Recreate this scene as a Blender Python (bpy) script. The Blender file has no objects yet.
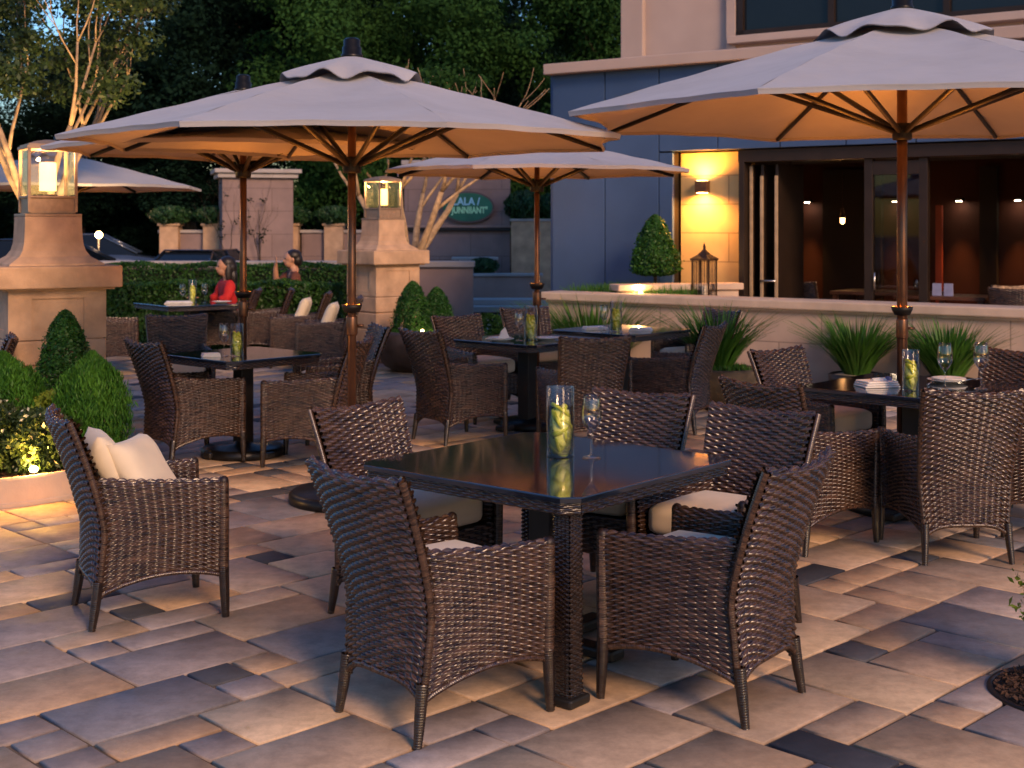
import bpy, bmesh, math, random
import numpy as np
from mathutils import Vector, Matrix
R = math.radians
PI = math.pi
rng = np.random.default_rng(7)
random.seed(7)
scene = bpy.context.scene
COL = scene.collection

# ------------------------------------------------------------------ materials
def mat(name, color=(.5, .5, .5), rough=.6, metal=0., noise=None, bump=None, emit=None, spec=.5, attr=None,
        trans=0., ior=1.45, sheen=0., coat=0.):
    m = bpy.data.materials.new(name); m.use_nodes = True
    nt = m.node_tree; N = nt.nodes; L = nt.links
    b = N['Principled BSDF']
    b.inputs['Base Color'].default_value = (*color, 1)
    b.inputs['Roughness'].default_value = rough
    b.inputs['Metallic'].default_value = metal
    b.inputs['Specular IOR Level'].default_value = spec
    b.inputs['IOR'].default_value = ior
    if trans: b.inputs['Transmission Weight'].default_value = trans
    if sheen: b.inputs['Sheen Weight'].default_value = sheen
    if coat:
        b.inputs['Coat Weight'].default_value = coat; b.inputs['Coat Roughness'].default_value = .06
    if emit:
        b.inputs['Emission Color'].default_value = (*emit[0], 1); b.inputs['Emission Strength'].default_value = emit[1]
    tc = N.new('ShaderNodeTexCoord')
    src = None
    if attr:
        a = N.new('ShaderNodeAttribute'); a.attribute_name = attr; src = a.outputs['Color']
    if noise:                                     # (scale, amount, detail)
        n = N.new('ShaderNodeTexNoise'); n.inputs['Scale'].default_value = noise[0]; n.inputs['Detail'].default_value = noise[2] if len(noise) > 2 else 5
        L.new(tc.outputs['Object'], n.inputs['Vector'])
        mr = N.new('ShaderNodeMapRange'); mr.inputs[1].default_value = .3; mr.inputs[2].default_value = .7
        mr.inputs[3].default_value = 1 - noise[1]; mr.inputs[4].default_value = 1 + noise[1]
        L.new(n.outputs['Fac'], mr.inputs[0])
        mx = N.new('ShaderNodeVectorMath'); mx.operation = 'SCALE'
        if src: L.new(src, mx.inputs[0])
        else: mx.inputs[0].default_value = color
        L.new(mr.outputs[0], mx.inputs['Scale'])
        src = mx.outputs[0]
    if src: L.new(src, b.inputs['Base Color'])
    if bump:                                      # (scale, strength, distance)
        n2 = N.new('ShaderNodeTexNoise'); n2.inputs['Scale'].default_value = bump[0]; n2.inputs['Detail'].default_value = 6
        L.new(tc.outputs['Object'], n2.inputs['Vector'])
        bp = N.new('ShaderNodeBump'); bp.inputs['Strength'].default_value = bump[1]; bp.inputs['Distance'].default_value = bump[2] if len(bump) > 2 else .01
        L.new(n2.outputs['Fac'], bp.inputs['Height']); L.new(bp.outputs[0], b.inputs['Normal'])
    return m

M = {}
M['stone'] = mat('sandstone', (.46, .295, .18), .88, noise=(4, .28, 8), bump=(60, .6, .006))
M['stone_pale'] = mat('pale_stone', (.46, .35, .27), .85, noise=(4, .14), bump=(70, .3, .004))
M['stone_wall'] = mat('grey_pink_stone', (.30, .205, .175), .85, noise=(2, .15), bump=(50, .3, .005))
M['stucco'] = mat('stucco', (.40, .31, .27), .9, noise=(1.5, .08), bump=(120, .25, .003))
M['stucco_b'] = mat('sand_stucco', (.55, .40, .22), .85, noise=(3, .1), bump=(60, .3, .004))
M['blue_panel'] = mat('blue_panel', (.040, .080, .175), .5, noise=(.8, .2), bump=(20, .05, .003))
M['black_metal'] = mat('black_metal', (.015, .014, .014), .38, .6, noise=(30, .3), bump=(150, .1, .001))
M['dark_rib'] = mat('dark_brown_metal', (.005, .0035, .003), .55, .0, noise=(20, .25))
M['bronze'] = mat('bronze_pole', (.15, .075, .045), .34, .8, noise=(12, .2))
M['glass_top'] = mat('dark_tabletop', (.010, .014, .024), .09, 0, spec=.7, noise=(9, .3), coat=.6)
M['dark_plinth'] = mat('dark_pedestal', (.014, .012, .011), .45, .1, noise=(10, .3), bump=(60, .15, .002))
M['cloth_cream'] = mat('cream_fabric', (.74, .58, .41), .9, noise=(9, .05), bump=(500, .5, .001), sheen=.2)
M['cloth_pillow'] = mat('cream_pillow_fabric', (.68, .56, .40), .9, noise=(7, .05), bump=(450, .5, .001), sheen=.2)
M['canopy'] = mat('canopy_cloth', (.335, .325, .335), .88, noise=(2.2, .09), bump=(5, .5, .02), sheen=.15)
M['white'] = mat('white_china', (.78, .76, .73), .3, noise=(12, .03))
M['napkin'] = mat('white_napkin', (.74, .72, .70), .9, noise=(20, .05), bump=(300, .3, .001))
M['napkin_blue'] = mat('blue_napkin', (.08, .10, .24), .9, noise=(20, .1))
M['soil'] = mat('soil', (.045, .026, .016), .95, noise=(40, .5), bump=(60, 1, .03))
M['bark'] = mat('pale_bark', (.36, .25, .15), .85, noise=(14, .35), bump=(40, .8, .01))
M['bark_dark'] = mat('dark_bark', (.05, .035, .025), .9, noise=(6, .4), bump=(20, .8, .02))
M['skin'] = mat('skin', (.42, .22, .14), .5, noise=(20, .06))
M['hair'] = mat('dark_hair', (.012, .008, .007), .45, noise=(60, .4), bump=(180, .5, .003))
M['red'] = mat('red_cloth', (.42, .012, .012), .8, noise=(12, .15), bump=(30, .4, .006))
M['rust'] = mat('russet_cloth', (.11, .035, .022), .85, noise=(12, .15), bump=(30, .4, .006))
M['trousers'] = mat('dark_trousers', (.02, .02, .028), .85, noise=(12, .15))
M['eye'] = mat('eye', (.01, .01, .01), .2, noise=(50, .1))
M['lip'] = mat('lip', (.3, .06, .05), .5, noise=(50, .1))
M['bowl'] = mat('bronze_pot', (.085, .05, .034), .5, .25, noise=(7, .35), bump=(40, .3, .004))
M['mossy'] = mat('mossy_pot', (.10, .072, .04), .85, noise=(6, .5), bump=(30, .6, .01))
M['gravel'] = mat('pale_gravel', (.42, .34, .24), .9, noise=(70, .4), bump=(70, 1, .02))
M['car'] = mat('dark_car_paint', (.012, .014, .02), .25, .3, noise=(2, .1), coat=1)
M['car_blue'] = mat('blue_grey_car_paint', (.05, .07, .11), .25, .3, noise=(2, .1), coat=1)
M['car_glass'] = mat('car_glass', (.008, .012, .018), .08, 0, spec=.35, noise=(2, .1))
M['tyre'] = mat('tyre', (.015, .015, .015), .85, noise=(30, .2))
M['chrome'] = mat('brushed_metal', (.5, .5, .5), .25, .9, noise=(10, .1))
M['asphalt'] = mat('asphalt', (.05, .05, .052), .9, noise=(1.2, .2), bump=(150, .6, .006))
M['concrete'] = mat('pale_concrete', (.36, .32, .30), .85, noise=(2, .12), bump=(90, .3, .004))
M['door_frame'] = mat('dark_bronze_frame', (.028, .017, .012), .45, .35, noise=(4, .2))
M['door_pale'] = mat('pale_wood_edge', (.38, .27, .16), .6, noise=(8, .2))
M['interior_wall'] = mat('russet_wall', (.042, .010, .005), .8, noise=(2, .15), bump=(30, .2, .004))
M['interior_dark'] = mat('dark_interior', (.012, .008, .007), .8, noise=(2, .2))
M['interior_wood'] = mat('dark_walnut', (.10, .04, .022), .4, noise=(6, .3), bump=(20, .2, .003))
M['sign_green'] = mat('sign_green', (.006, .12, .075), .5, noise=(3, .25))
M['sign_blue'] = mat('sign_letters_blue', (.25, .55, .72), .5, noise=(9, .08))
M['sign_mint'] = mat('sign_letters_mint', (.30, .68, .42), .5, noise=(9, .08))
M['sign_rim'] = mat('sign_rim', (.10, .075, .08), .5, .3, noise=(9, .1))
M['rust_metal'] = mat('dark_rust_metal', (.05, .028, .018), .6, .6, noise=(30, .4))
M['lamp_warm'] = mat('lamp_warm', (.9, .6, .3), .5, emit=((1, .56, .20), 9))
M['candle'] = mat('glowing_candle', (.9, .65, .3), .5, emit=((1, .55, .15), 1.05))
M['candle2'] = mat('glowing_candle_bright', (.9, .65, .3), .5, emit=((1, .62, .20), 4.5))
M['spot_glow'] = mat('spot_glow', (.9, .7, .3), .5, emit=((1, .66, .16), 40))
M['amber'] = mat('amber_glass', (.75, .28, .02), .15, emit=((1, .36, .02), .22), noise=(20, .1))
M['red_lens'] = mat('tail_lens', (.25, .01, .01), .2, noise=(9, .1))

def leaf_mat(name, c1, c2, rough=.5, scale=1.4, spec=.3):
    m = bpy.data.materials.new(name); m.use_nodes = True
    nt = m.node_tree; N = nt.nodes; L = nt.links; b = N['Principled BSDF']
    b.inputs['Roughness'].default_value = rough
    b.inputs['Specular IOR Level'].default_value = spec
    a = N.new('ShaderNodeAttribute'); a.attribute_name = 'tint'
    tc = N.new('ShaderNodeTexCoord'); n = N.new('ShaderNodeTexNoise'); n.inputs['Scale'].default_value = scale
    L.new(tc.outputs['Object'], n.inputs['Vector'])
    mr = N.new('ShaderNodeMapRange'); mr.inputs[1].default_value = .35; mr.inputs[2].default_value = .65
    L.new(n.outputs['Fac'], mr.inputs[0])
    ad = N.new('ShaderNodeMath'); ad.operation = 'ADD'; L.new(mr.outputs[0], ad.inputs[0])
    sx = N.new('ShaderNodeSeparateColor'); L.new(a.outputs['Color'], sx.inputs[0]); L.new(sx.outputs[0], ad.inputs[1])
    hf = N.new('ShaderNodeMath'); hf.operation = 'MULTIPLY'; hf.inputs[1].default_value = .5; L.new(ad.outputs[0], hf.inputs[0])
    mx = N.new('ShaderNodeMix'); mx.data_type = 'RGBA'
    mx.inputs['A'].default_value = (*c1, 1); mx.inputs['B'].default_value = (*c2, 1)
    L.new(hf.outputs[0], mx.inputs['Factor']); L.new(mx.outputs['Result'], b.inputs['Base Color'])
    tr = N.new('ShaderNodeBsdfTranslucent'); L.new(mx.outputs['Result'], tr.inputs['Color'])
    ms = N.new('ShaderNodeMixShader'); ms.inputs[0].default_value = .25
    L.new(b.outputs[0], ms.inputs[1]); L.new(tr.outputs[0], ms.inputs[2])
    L.new(ms.outputs[0], N['Material Output'].inputs['Surface'])
    return m
M['leaf_forest'] = leaf_mat('forest_leaves', (.003, .010, .0075), (.010, .030, .018), .85, .5, .05)
M['leaf_mid'] = leaf_mat('mid_green_leaves', (.010, .033, .010), (.042, .110, .026), .85, .5, .05)
M['leaf_olive'] = leaf_mat('olive_leaves', (.012, .030, .009), (.05, .085, .022), scale=1.5)
M['leaf_box'] = leaf_mat('boxwood_leaves', (.010, .050, .010), (.035, .125, .018), scale=6)
M['leaf_cypress'] = leaf_mat('cypress_leaves', (.014, .075, .012), (.085, .24, .026), scale=6)
M['leaf_lime'] = leaf_mat('lime_leaves', (.07, .13, .015), (.24, .30, .035), scale=6)
M['leaf_grass'] = leaf_mat('grass_blades', (.015, .075, .012), (.075, .20, .022), scale=6)
M['petal'] = leaf_mat('pale_petals', (.5, .5, .3), (.75, .72, .5), scale=6)

# clear glass that lets lamp light through (thin walls)
def glass(name, tint=(1, 1, 1)):
    m = bpy.data.materials.new(name); m.use_nodes = True
    nt = m.node_tree; N = nt.nodes; L = nt.links; N.remove(N['Principled BSDF'])
    g = N.new('ShaderNodeBsdfGlossy'); g.inputs['Roughness'].default_value = .03
    t = N.new('ShaderNodeBsdfTransparent'); t.inputs['Color'].default_value = (*tint, 1)
    lw = N.new('ShaderNodeLayerWeight'); lw.inputs['Blend'].default_value = .22
    mr = N.new('ShaderNodeMapRange'); mr.inputs[3].default_value = .04; mr.inputs[4].default_value = .6
    L.new(lw.outputs['Fresnel'], mr.inputs[0])
    ms = N.new('ShaderNodeMixShader'); L.new(mr.outputs[0], ms.inputs[0])
    L.new(t.outputs[0], ms.inputs[1]); L.new(g.outputs[0], ms.inputs[2]); L.new(ms.outputs[0], N['Material Output'].inputs['Surface'])
    return m
M['glass'] = glass('clear_glass', (.975, .975, .97))
M['pane'] = glass('window_glass', (.75, .75, .75))

M['lemon'] = mat('lemon_flesh', (.90, .90, .36), .35, noise=(60, .12), bump=(120, .4, .001))
M['lemon_rind'] = mat('lemon_rind', (.58, .62, .06), .4, noise=(50, .15))
M['lemon_leaf'] = mat('lemon_leaf', (.05, .10, .01), .5, noise=(50, .2))
M['water'] = glass('lemon_water', (.96, .97, .75))
for n_ in ('lemon', 'lemon_rind'):
    b_ = M[n_].node_tree.nodes['Principled BSDF']; b_.inputs['Subsurface Weight'].default_value = .35; b_.inputs['Subsurface Radius'].default_value = (.02, .02, .008)
def wicker_mat(name, dark, light, row_uv=True):
    m = bpy.data.materials.new(name); m.use_nodes = True
    nt = m.node_tree; N = nt.nodes; L = nt.links; b = N['Principled BSDF']
    uv = N.new('ShaderNodeUVMap'); uv.uv_map = 'UVMap'
    sp = N.new('ShaderNodeSeparateXYZ'); L.new(uv.outputs[0], sp.inputs[0])
    fl = N.new('ShaderNodeMath'); fl.operation = 'FLOOR'; L.new(sp.outputs[1], fl.inputs[0])
    cx = N.new('ShaderNodeCombineXYZ')
    sc = N.new('ShaderNodeMath'); sc.operation = 'MULTIPLY'; sc.inputs[1].default_value = .35; L.new(sp.outputs[0], sc.inputs[0])
    s2 = N.new('ShaderNodeMath'); s2.operation = 'MULTIPLY'; s2.inputs[1].default_value = 7.31; L.new(fl.outputs[0], s2.inputs[0])
    L.new(sc.outputs[0], cx.inputs[0]); L.new(s2.outputs[0], cx.inputs[1])
    n = N.new('ShaderNodeTexNoise'); n.inputs['Scale'].default_value = 1.0; n.inputs['Detail'].default_value = 4
    L.new(cx.outputs[0], n.inputs['Vector'])
    # fine streaks along the strand
    cy = N.new('ShaderNodeCombineXYZ'); s3 = N.new('ShaderNodeMath'); s3.operation = 'MULTIPLY'; s3.inputs[1].default_value = 5; L.new(sp.outputs[1], s3.inputs[0])
    L.new(sc.outputs[0], cy.inputs[0]); L.new(s3.outputs[0], cy.inputs[1])
    n2 = N.new('ShaderNodeTexNoise'); n2.inputs['Scale'].default_value = 1.3; n2.inputs['Detail'].default_value = 2; L.new(cy.outputs[0], n2.inputs['Vector'])
    ad = N.new('ShaderNodeMath'); ad.operation = 'ADD'; L.new(n.outputs['Fac'], ad.inputs[0]); L.new(n2.outputs['Fac'], ad.inputs[1])
    mr = N.new('ShaderNodeMapRange'); mr.inputs[1].default_value = .82; mr.inputs[2].default_value = 1.42; L.new(ad.outputs[0], mr.inputs[0])
    mx = N.new('ShaderNodeMix'); mx.data_type = 'RGBA'; mx.inputs['A'].default_value = (*dark, 1); mx.inputs['B'].default_value = (*light, 1)
    L.new(mr.outputs[0], mx.inputs['Factor']); L.new(mx.outputs['Result'], b.inputs['Base Color'])
    b.inputs['Roughness'].default_value = .24; b.inputs['Specular IOR Level'].default_value = .75
    bp = N.new('ShaderNodeBump'); bp.inputs['Strength'].default_value = .4; bp.inputs['Distance'].default_value = .001
    L.new(n2.outputs['Fac'], bp.inputs['Height']); L.new(bp.outputs[0], b.inputs['Normal'])
    return m
M['wicker'] = wicker_mat('dark_brown_wicker', (.011, .0052, .0038), (.135, .074, .047))
M['wicker_black'] = wicker_mat('espresso_wicker', (.005, .003, .003), (.045, .026, .018))

def stone_course_mat(name, color, bw=1.2, bh=.38, rot=0., mortar=.55, offset=.5):
    """ashlar joints carried by a brick texture on the generated wall UV (metres)"""
    m = mat(name, color, .85, noise=(3, .12), bump=(70, .3, .004))
    nt = m.node_tree; N = nt.nodes; L = nt.links; b = N['Principled BSDF']
    src = b.inputs['Base Color'].links[0].from_socket
    uv = N.new('ShaderNodeUVMap'); uv.uv_map = 'UVMap'
    br = N.new('ShaderNodeTexBrick'); br.inputs['Scale'].default_value = 1; br.inputs['Mortar Size'].default_value = .007
    br.inputs['Brick Width'].default_value = bw; br.inputs['Row Height'].default_value = bh; br.offset = offset
    br.inputs['Color1'].default_value = (1, 1, 1, 1); br.inputs['Color2'].default_value = (.88, .88, .88, 1); br.inputs['Mortar'].default_value = (mortar, mortar, mortar, 1)
    L.new(uv.outputs[0], br.inputs['Vector'])
    mu = N.new('ShaderNodeMix'); mu.data_type = 'RGBA'; mu.blend_type = 'MULTIPLY'; mu.inputs['Factor'].default_value = 1
    L.new(src, mu.inputs['A']); L.new(br.outputs['Color'], mu.inputs['B']); L.new(mu.outputs['Result'], b.inputs['Base Color'])
    return m
M['wall_courses'] = stone_course_mat('wall_courses', (.45, .34, .265), .95, .62)
M['yellow_courses'] = stone_course_mat('sand_wall_courses', (.58, .39, .17), 1.6, .36, mortar=.5)
M['grey_courses'] = stone_course_mat('grey_wall_courses', (.25, .175, .16), 1.4, .5)

# ------------------------------------------------------------------ mesh helpers
def link(name, me, m=None, parent=None):
    o = bpy.data.objects.new(name, me)
    if m is not None and me is not None:
        me.materials.append(m)
    COL.objects.link(o)
    if parent is not None: o.parent = parent
    return o

def mesh_np(name, V, F, m=None, parent=None, uv=None, smooth=False, color=None, cname='tint'):
    """V (n,3), F (k,4) quads"""
    V = np.asarray(V, dtype=np.float32).reshape(-1, 3); F = np.asarray(F, dtype=np.int32)
    k = F.shape[1]
    me = bpy.data.meshes.new(name)
    me.vertices.add(len(V)); me.vertices.foreach_set('co', V.ravel())
    me.loops.add(F.size); me.loops.foreach_set('vertex_index', F.ravel())
    me.polygons.add(len(F)); me.polygons.foreach_set('loop_start', np.arange(0, F.size, k, dtype=np.int32))
    me.polygons.foreach_set('loop_total', np.full(len(F), k, dtype=np.int32))
    me.update(calc_edges=True)
    if uv is not None:
        l = me.uv_layers.new(name='UVMap'); l.data.foreach_set('uv', np.asarray(uv, dtype=np.float32)[F.ravel()].ravel())
    if color is not None:       # per face
        ca = me.color_attributes.new(cname, 'FLOAT_COLOR', 'CORNER')
        c = np.repeat(np.asarray(color, dtype=np.float32), k, axis=0); c = np.hstack([c, np.ones((len(c), 1), dtype=np.float32)])
        ca.data.foreach_set('color', c.ravel())
    if smooth: me.polygons.foreach_set('use_smooth', np.ones(len(F), dtype=bool))
    me.update()
    return link(name, me, m, parent)

class MB:
    """collects shapes into one mesh object"""
    def __init__(s): s.bm = bmesh.new()
    def box(s, c, d, rot=0., bev=0., seg=2, mtx=None):
        r = bmesh.ops.create_cube(s.bm, size=1)
        vs = r['verts']
        bmesh.ops.scale(s.bm, vec=Vector(d), verts=vs)
        if bev:
            es = list({e for v in vs for e in v.link_edges})
            b = bmesh.ops.bevel(s.bm, geom=es, offset=bev, segments=seg, affect='EDGES', profile=.5)
            vs = list({v for f in b['faces'] for v in f.verts} | {v for v in vs if v.is_valid})
            # collect connected verts
            seen = set(vs); st = list(vs)
            while st:
                v = st.pop()
                for e in v.link_edges:
                    w = e.other_vert(v)
                    if w not in seen: seen.add(w); st.append(w)
            vs = list(seen)
        mt = Matrix.Translation(Vector(c)) @ Matrix.Rotation(rot, 4, 'Z')
        if mtx is not None: mt = mtx
        bmesh.ops.transform(s.bm, matrix=mt, verts=vs)
        return s
    def tube(s, pts, rad, n=8, cap=True, mod=None):
        """pts list of 3-vectors, rad scalar or list"""
        pts = [Vector(p) for p in pts]; k = len(pts)
        rads = [rad] * k if not hasattr(rad, '__len__') else list(rad)
        rings = []; up = None
        for i, p in enumerate(pts):
            t = (pts[min(i + 1, k - 1)] - pts[max(i - 1, 0)]).normalized()
            if up is None:
                up = Vector((0, 0, 1)) if abs(t.z) < .9 else Vector((1, 0, 0))
            a = t.cross(up).normalized(); b = a.cross(t).normalized(); up = b
            rings.append([s.bm.verts.new(p + (a * math.cos(2 * PI * j / n) + b * math.sin(2 * PI * j / n)) * rads[i]) for j in range(n)])
        for i in range(k - 1):
            for j in range(n):
                f = s.bm.faces.new((rings[i][j], rings[i][(j + 1) % n], rings[i + 1][(j + 1) % n], rings[i + 1][j])); f.smooth = True
        if cap:
            s.bm.faces.new(rings[0][::-1]); s.bm.faces.new(rings[-1])
        return s
    def lathe(s, prof, n=24, c=(0, 0, 0), smooth=True, sx=1, sy=1, rot=0):
        """prof list of (r,z)"""
        rings = []
        for r, z in prof:
            rr = max(r, 1e-4)
            rings.append([s.bm.verts.new((c[0] + rr * math.cos(2 * PI * j / n + rot) * sx, c[1] + rr * math.sin(2 * PI * j / n + rot) * sy, c[2] + z)) for j in range(n)])
        for i in range(len(prof) - 1):
            for j in range(n):
                f = s.bm.faces.new((rings[i][j], rings[i][(j + 1) % n], rings[i + 1][(j + 1) % n], rings[i + 1][j])); f.smooth = smooth
        if prof[0][0] > 1e-3: s.bm.faces.new(rings[0][::-1])
        if prof[-1][0] > 1e-3: s.bm.faces.new(rings[-1])
        return s
    def prism(s, poly, z0, z1, bev=0.):
        """poly list of (x,y) ccw"""
        a = [s.bm.verts.new((x, y, z0)) for x, y in poly]
        b = [s.bm.verts.new((x, y, z1)) for x, y in poly]
        n = len(poly)
        s.bm.faces.new(a[::-1]); t = s.bm.faces.new(b)
        for i in range(n): s.bm.faces.new((a[i], a[(i + 1) % n], b[(i + 1) % n], b[i]))
        if bev: bmesh.ops.bevel(s.bm, geom=list(t.edges), offset=bev, segments=2, affect='EDGES', profile=.5)
        return s
    def extr(s, poly, h, mtx):
        """polygon in local xy extruded h along local z and transformed"""
        a = [s.bm.verts.new(mtx @ Vector((x, y, 0))) for x, y in poly]
        b = [s.bm.verts.new(mtx @ Vector((x, y, h))) for x, y in poly]
        n = len(poly); s.bm.faces.new(a[::-1]); s.bm.faces.new(b)
        for i in range(n): s.bm.faces.new((a[i], a[(i + 1) % n], b[(i + 1) % n], b[i]))
        return s
    def ball(s, c, r, sub=2, scale=(1, 1, 1)):
        q = bmesh.ops.create_icosphere(s.bm, subdivisions=sub, radius=r)
        bmesh.ops.transform(s.bm, matrix=Matrix.Translation(Vector(c)) @ Matrix.Diagonal((*scale, 1)), verts=q['verts'])
        for v in q['verts']:
            for f in v.link_faces: f.smooth = True
        return s
    def build(s, name, m, parent=None, smooth=False, uvbox=None):
        bmesh.ops.recalc_face_normals(s.bm, faces=s.bm.faces)
        if smooth:
            for f in s.bm.faces: f.smooth = True
        if uvbox is not None:       # uv in metres: (along direction angle, z)
            l = s.bm.loops.layers.uv.new('UVMap'); ca, sa = math.cos(uvbox), math.sin(uvbox)
            for f in s.bm.faces:
                nx = f.normal.x * ca + f.normal.y * sa
                for lp in f.loops:
                    co = lp.vert.co
                    u = co.x * ca + co.y * sa if abs(nx) < .7 else -co.x * sa + co.y * ca
                    lp[l].uv = (u + 20, co.z + 20 if abs(f.normal.z) < .7 else 20.1)
        me = bpy.data.meshes.new(name); s.bm.to_mesh(me); s.bm.free()
        return link(name, me, m, parent)

def tag(o, label=None, cat=None, group=None, kind=None):
    if label: o['label'] = label
    if cat: o['category'] = cat
    if group: o['group'] = group
    if kind: o['kind'] = kind
    return o
def thing(name, label, cat, loc=(0, 0, 0), rz=0., group=None):
    o = bpy.data.objects.new(name, None); COL.objects.link(o); o.location = loc; o.rotation_euler = (0, 0, rz); o.empty_display_size = .1
    return tag(o, label, cat, group)
def copy_tree(o, parent=None):
    c = o.copy(); COL.objects.link(c); c.parent = parent
    for ch in list(o.children): copy_tree(ch, c)
    return c
def lamp(name, typ, loc, energy, color, parent=None, size=.05, spot=None, rot=None):
    l = bpy.data.lights.new(name, typ); l.energy = energy; l.color = color
    if typ == 'AREA': l.shape = 'DISK'; l.size = size
    else: l.shadow_soft_size = min(size, .012)
    if spot: l.spot_size = R(spot[0]); l.spot_blend = spot[1]
    o = bpy.data.objects.new(name, l); COL.objects.link(o); o.location = loc
    if rot: o.rotation_euler = rot
    if parent is not None: o.parent = parent
    return o

# ------------------------------------------------------------------ woven panels
def grid_faces(nu, nv):
    i = np.arange(nu - 1)[:, None] * nv + np.arange(nv - 1)[None, :]
    return np.stack([i, i + nv, i + nv + 1, i + 1], -1).reshape(-1, 4)
def weave_arrays(S, stakes, rows, flip=1, amp=.0066, per=8, flat=False):
    rr = np.array([.04, .2, .4, .6, .8, .96])
    b = (np.arange(rows)[:, None] + rr[None, :]).ravel()
    a = np.arange(stakes * per + 1) / per
    A, B = np.meshgrid(a, b, indexing='ij')
    U = A / stakes; Vv = B / rows
    P = S(U, Vv)
    dU = np.gradient(P, axis=0); dV = np.gradient(P, axis=1)
    N = np.cross(dU, dV); N /= np.linalg.norm(N, axis=-1, keepdims=True) + 1e-9
    j = np.floor(B); fb = B - j
    w = np.cos(PI * (A + j)); w = np.sign(w) * np.abs(w) ** .8
    prof = np.sqrt(np.clip(1 - (2 * fb - 1) ** 2, 0, 1))
    h = amp * (w * (0.55 + .45 * prof)) + amp * .9 * prof
    P = P + N * (h * flip)[..., None]
    return P.reshape(-1, 3), grid_faces(len(a), len(b)), np.stack([A.ravel(), B.ravel()], -1)
def join_arrays(lst):
    Vs, Fs, Us = [], [], []; o = 0
    for v, f, u in lst:
        Vs.append(v); Fs.append(f + o); Us.append(u); o += len(v)
    return np.concatenate(Vs), np.concatenate(Fs), np.concatenate(Us)
def wrapped_tube(pts, rads, n=10, pitch=.0085, amp=.0016):
    """a post wrapped in flat strand: rings that bulge each turn"""
    pts = np.array(pts, float); seg = np.linalg.norm(np.diff(pts, axis=0), axis=1); L = np.concatenate([[0], np.cumsum(seg)])
    k = max(2, int(L[-1] / pitch)) * 3
    t = np.linspace(0, L[-1], k + 1)
    C = np.stack([np.interp(t, L, pts[:, i]) for i in range(3)], -1); rr = np.interp(t, L, rads)
    T = np.gradient(C, axis=0); T /= np.linalg.norm(T, axis=1, keepdims=True)
    ref = np.where(np.abs(T[:, 2:3]) > .8, np.array([[1., 0, 0]]), np.array([[0, 0, 1.]]))
    A = np.cross(T, ref); A /= np.linalg.norm(A, axis=1, keepdims=True); B = np.cross(A, T)
    an = np.linspace(0, 2 * PI, n + 1)
    ph = t / pitch
    bul = np.abs(np.sin(PI * (ph[:, None] + an[None, :] / (2 * PI)))) ** .7
    rad = rr[:, None] - amp + amp * 1.6 * bul
    P = C[:, None, :] + rad[..., None] * (A[:, None, :] * np.cos(an)[None, :, None] + B[:, None, :] * np.sin(an)[None, :, None])
    a = np.repeat((an / (2 * PI) * 3)[None, :], len(t), 0); b = np.repeat(ph[:, None], n + 1, 1)
    v, f, u = P.reshape(-1, 3), grid_faces(len(t), n + 1), np.stack([a.ravel(), b.ravel()], -1)
    # end caps as fans of degenerate quads
    return v, f, u
def poly_path(pts, closed=False):
    """resample helper: returns function of s in 0..1 -> xyz arrays (pts: list of arrays broadcastable)"""
    P = np.array(pts, float); L = np.concatenate([[0], np.cumsum(np.linalg.norm(np.diff(P, axis=0), axis=1))]); L /= L[-1]
    return P, L

def wrap_profile(V, zb, zt, zi, th):
    """V 0..1 along: outer face up, over the rolled top, inner face down. returns (across offset 0..th, z)"""
    r = th / 2
    L1 = (zt - r) - zb; L2 = PI * r; L3 = (zt - r) - zi
    s = V * (L1 + L2 + L3)
    on1 = s < L1; on2 = (s >= L1) & (s < L1 + L2)
    ang = (s - L1) / r
    off = np.where(on1, 0, np.where(on2, r - r * np.cos(ang), th))
    z = np.where(on1, zb + s, np.where(on2, zt - r + r * np.sin(ang), zt - r - (s - L1 - L2)))
    return off, z

# chair faces +X, origin on the ground at its centre
def back_x(z, q):      # outer surface of the back; q = y / halfwidth
    lean = -.155 * np.clip((z - .40) / .48, 0, 1.1) ** 1.35
    foot = -.03 * np.clip((.40 - z) / .4, 0, 1)
    return -.262 + lean + foot - .045 * (1 - q ** 2) * np.clip(z / .5, .3, 1)
def back_hw(z): return .232 + .062 * np.clip((z - .15) / .73, 0, 1)
def rounded_box(name, c, d, r, m, parent, puff=0.):
    bm = bmesh.new(); bmesh.ops.create_cube(bm, size=1)
    bmesh.ops.subdivide_edges(bm, edges=bm.edges, cuts=9, use_grid_fill=True)
    for v in bm.verts:
        p = Vector((v.co.x * d[0], v.co.y * d[1], v.co.z * d[2]))
        q = Vector((max(-d[0] / 2 + r, min(d[0] / 2 - r, p.x)), max(-d[1] / 2 + r, min(d[1] / 2 - r, p.y)), max(-d[2] / 2 + r, min(d[2] / 2 - r, p.z))))
        dd = p - q
        if dd.length > 1e-6: p = q + dd.normalized() * r
        if puff:
            e = (1 - (2 * v.co.x) ** 2) * (1 - (2 * v.co.y) ** 2)
            p.z += puff * e * (1 if v.co.z > 0 else -.3) * abs(v.co.z * 2)
        v.co = p + Vector(c)
    for f in bm.faces: f.smooth = True
    me = bpy.data.meshes.new(name); bm.to_mesh(me); bm.free()
    return link(name, me, m, parent)

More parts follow.
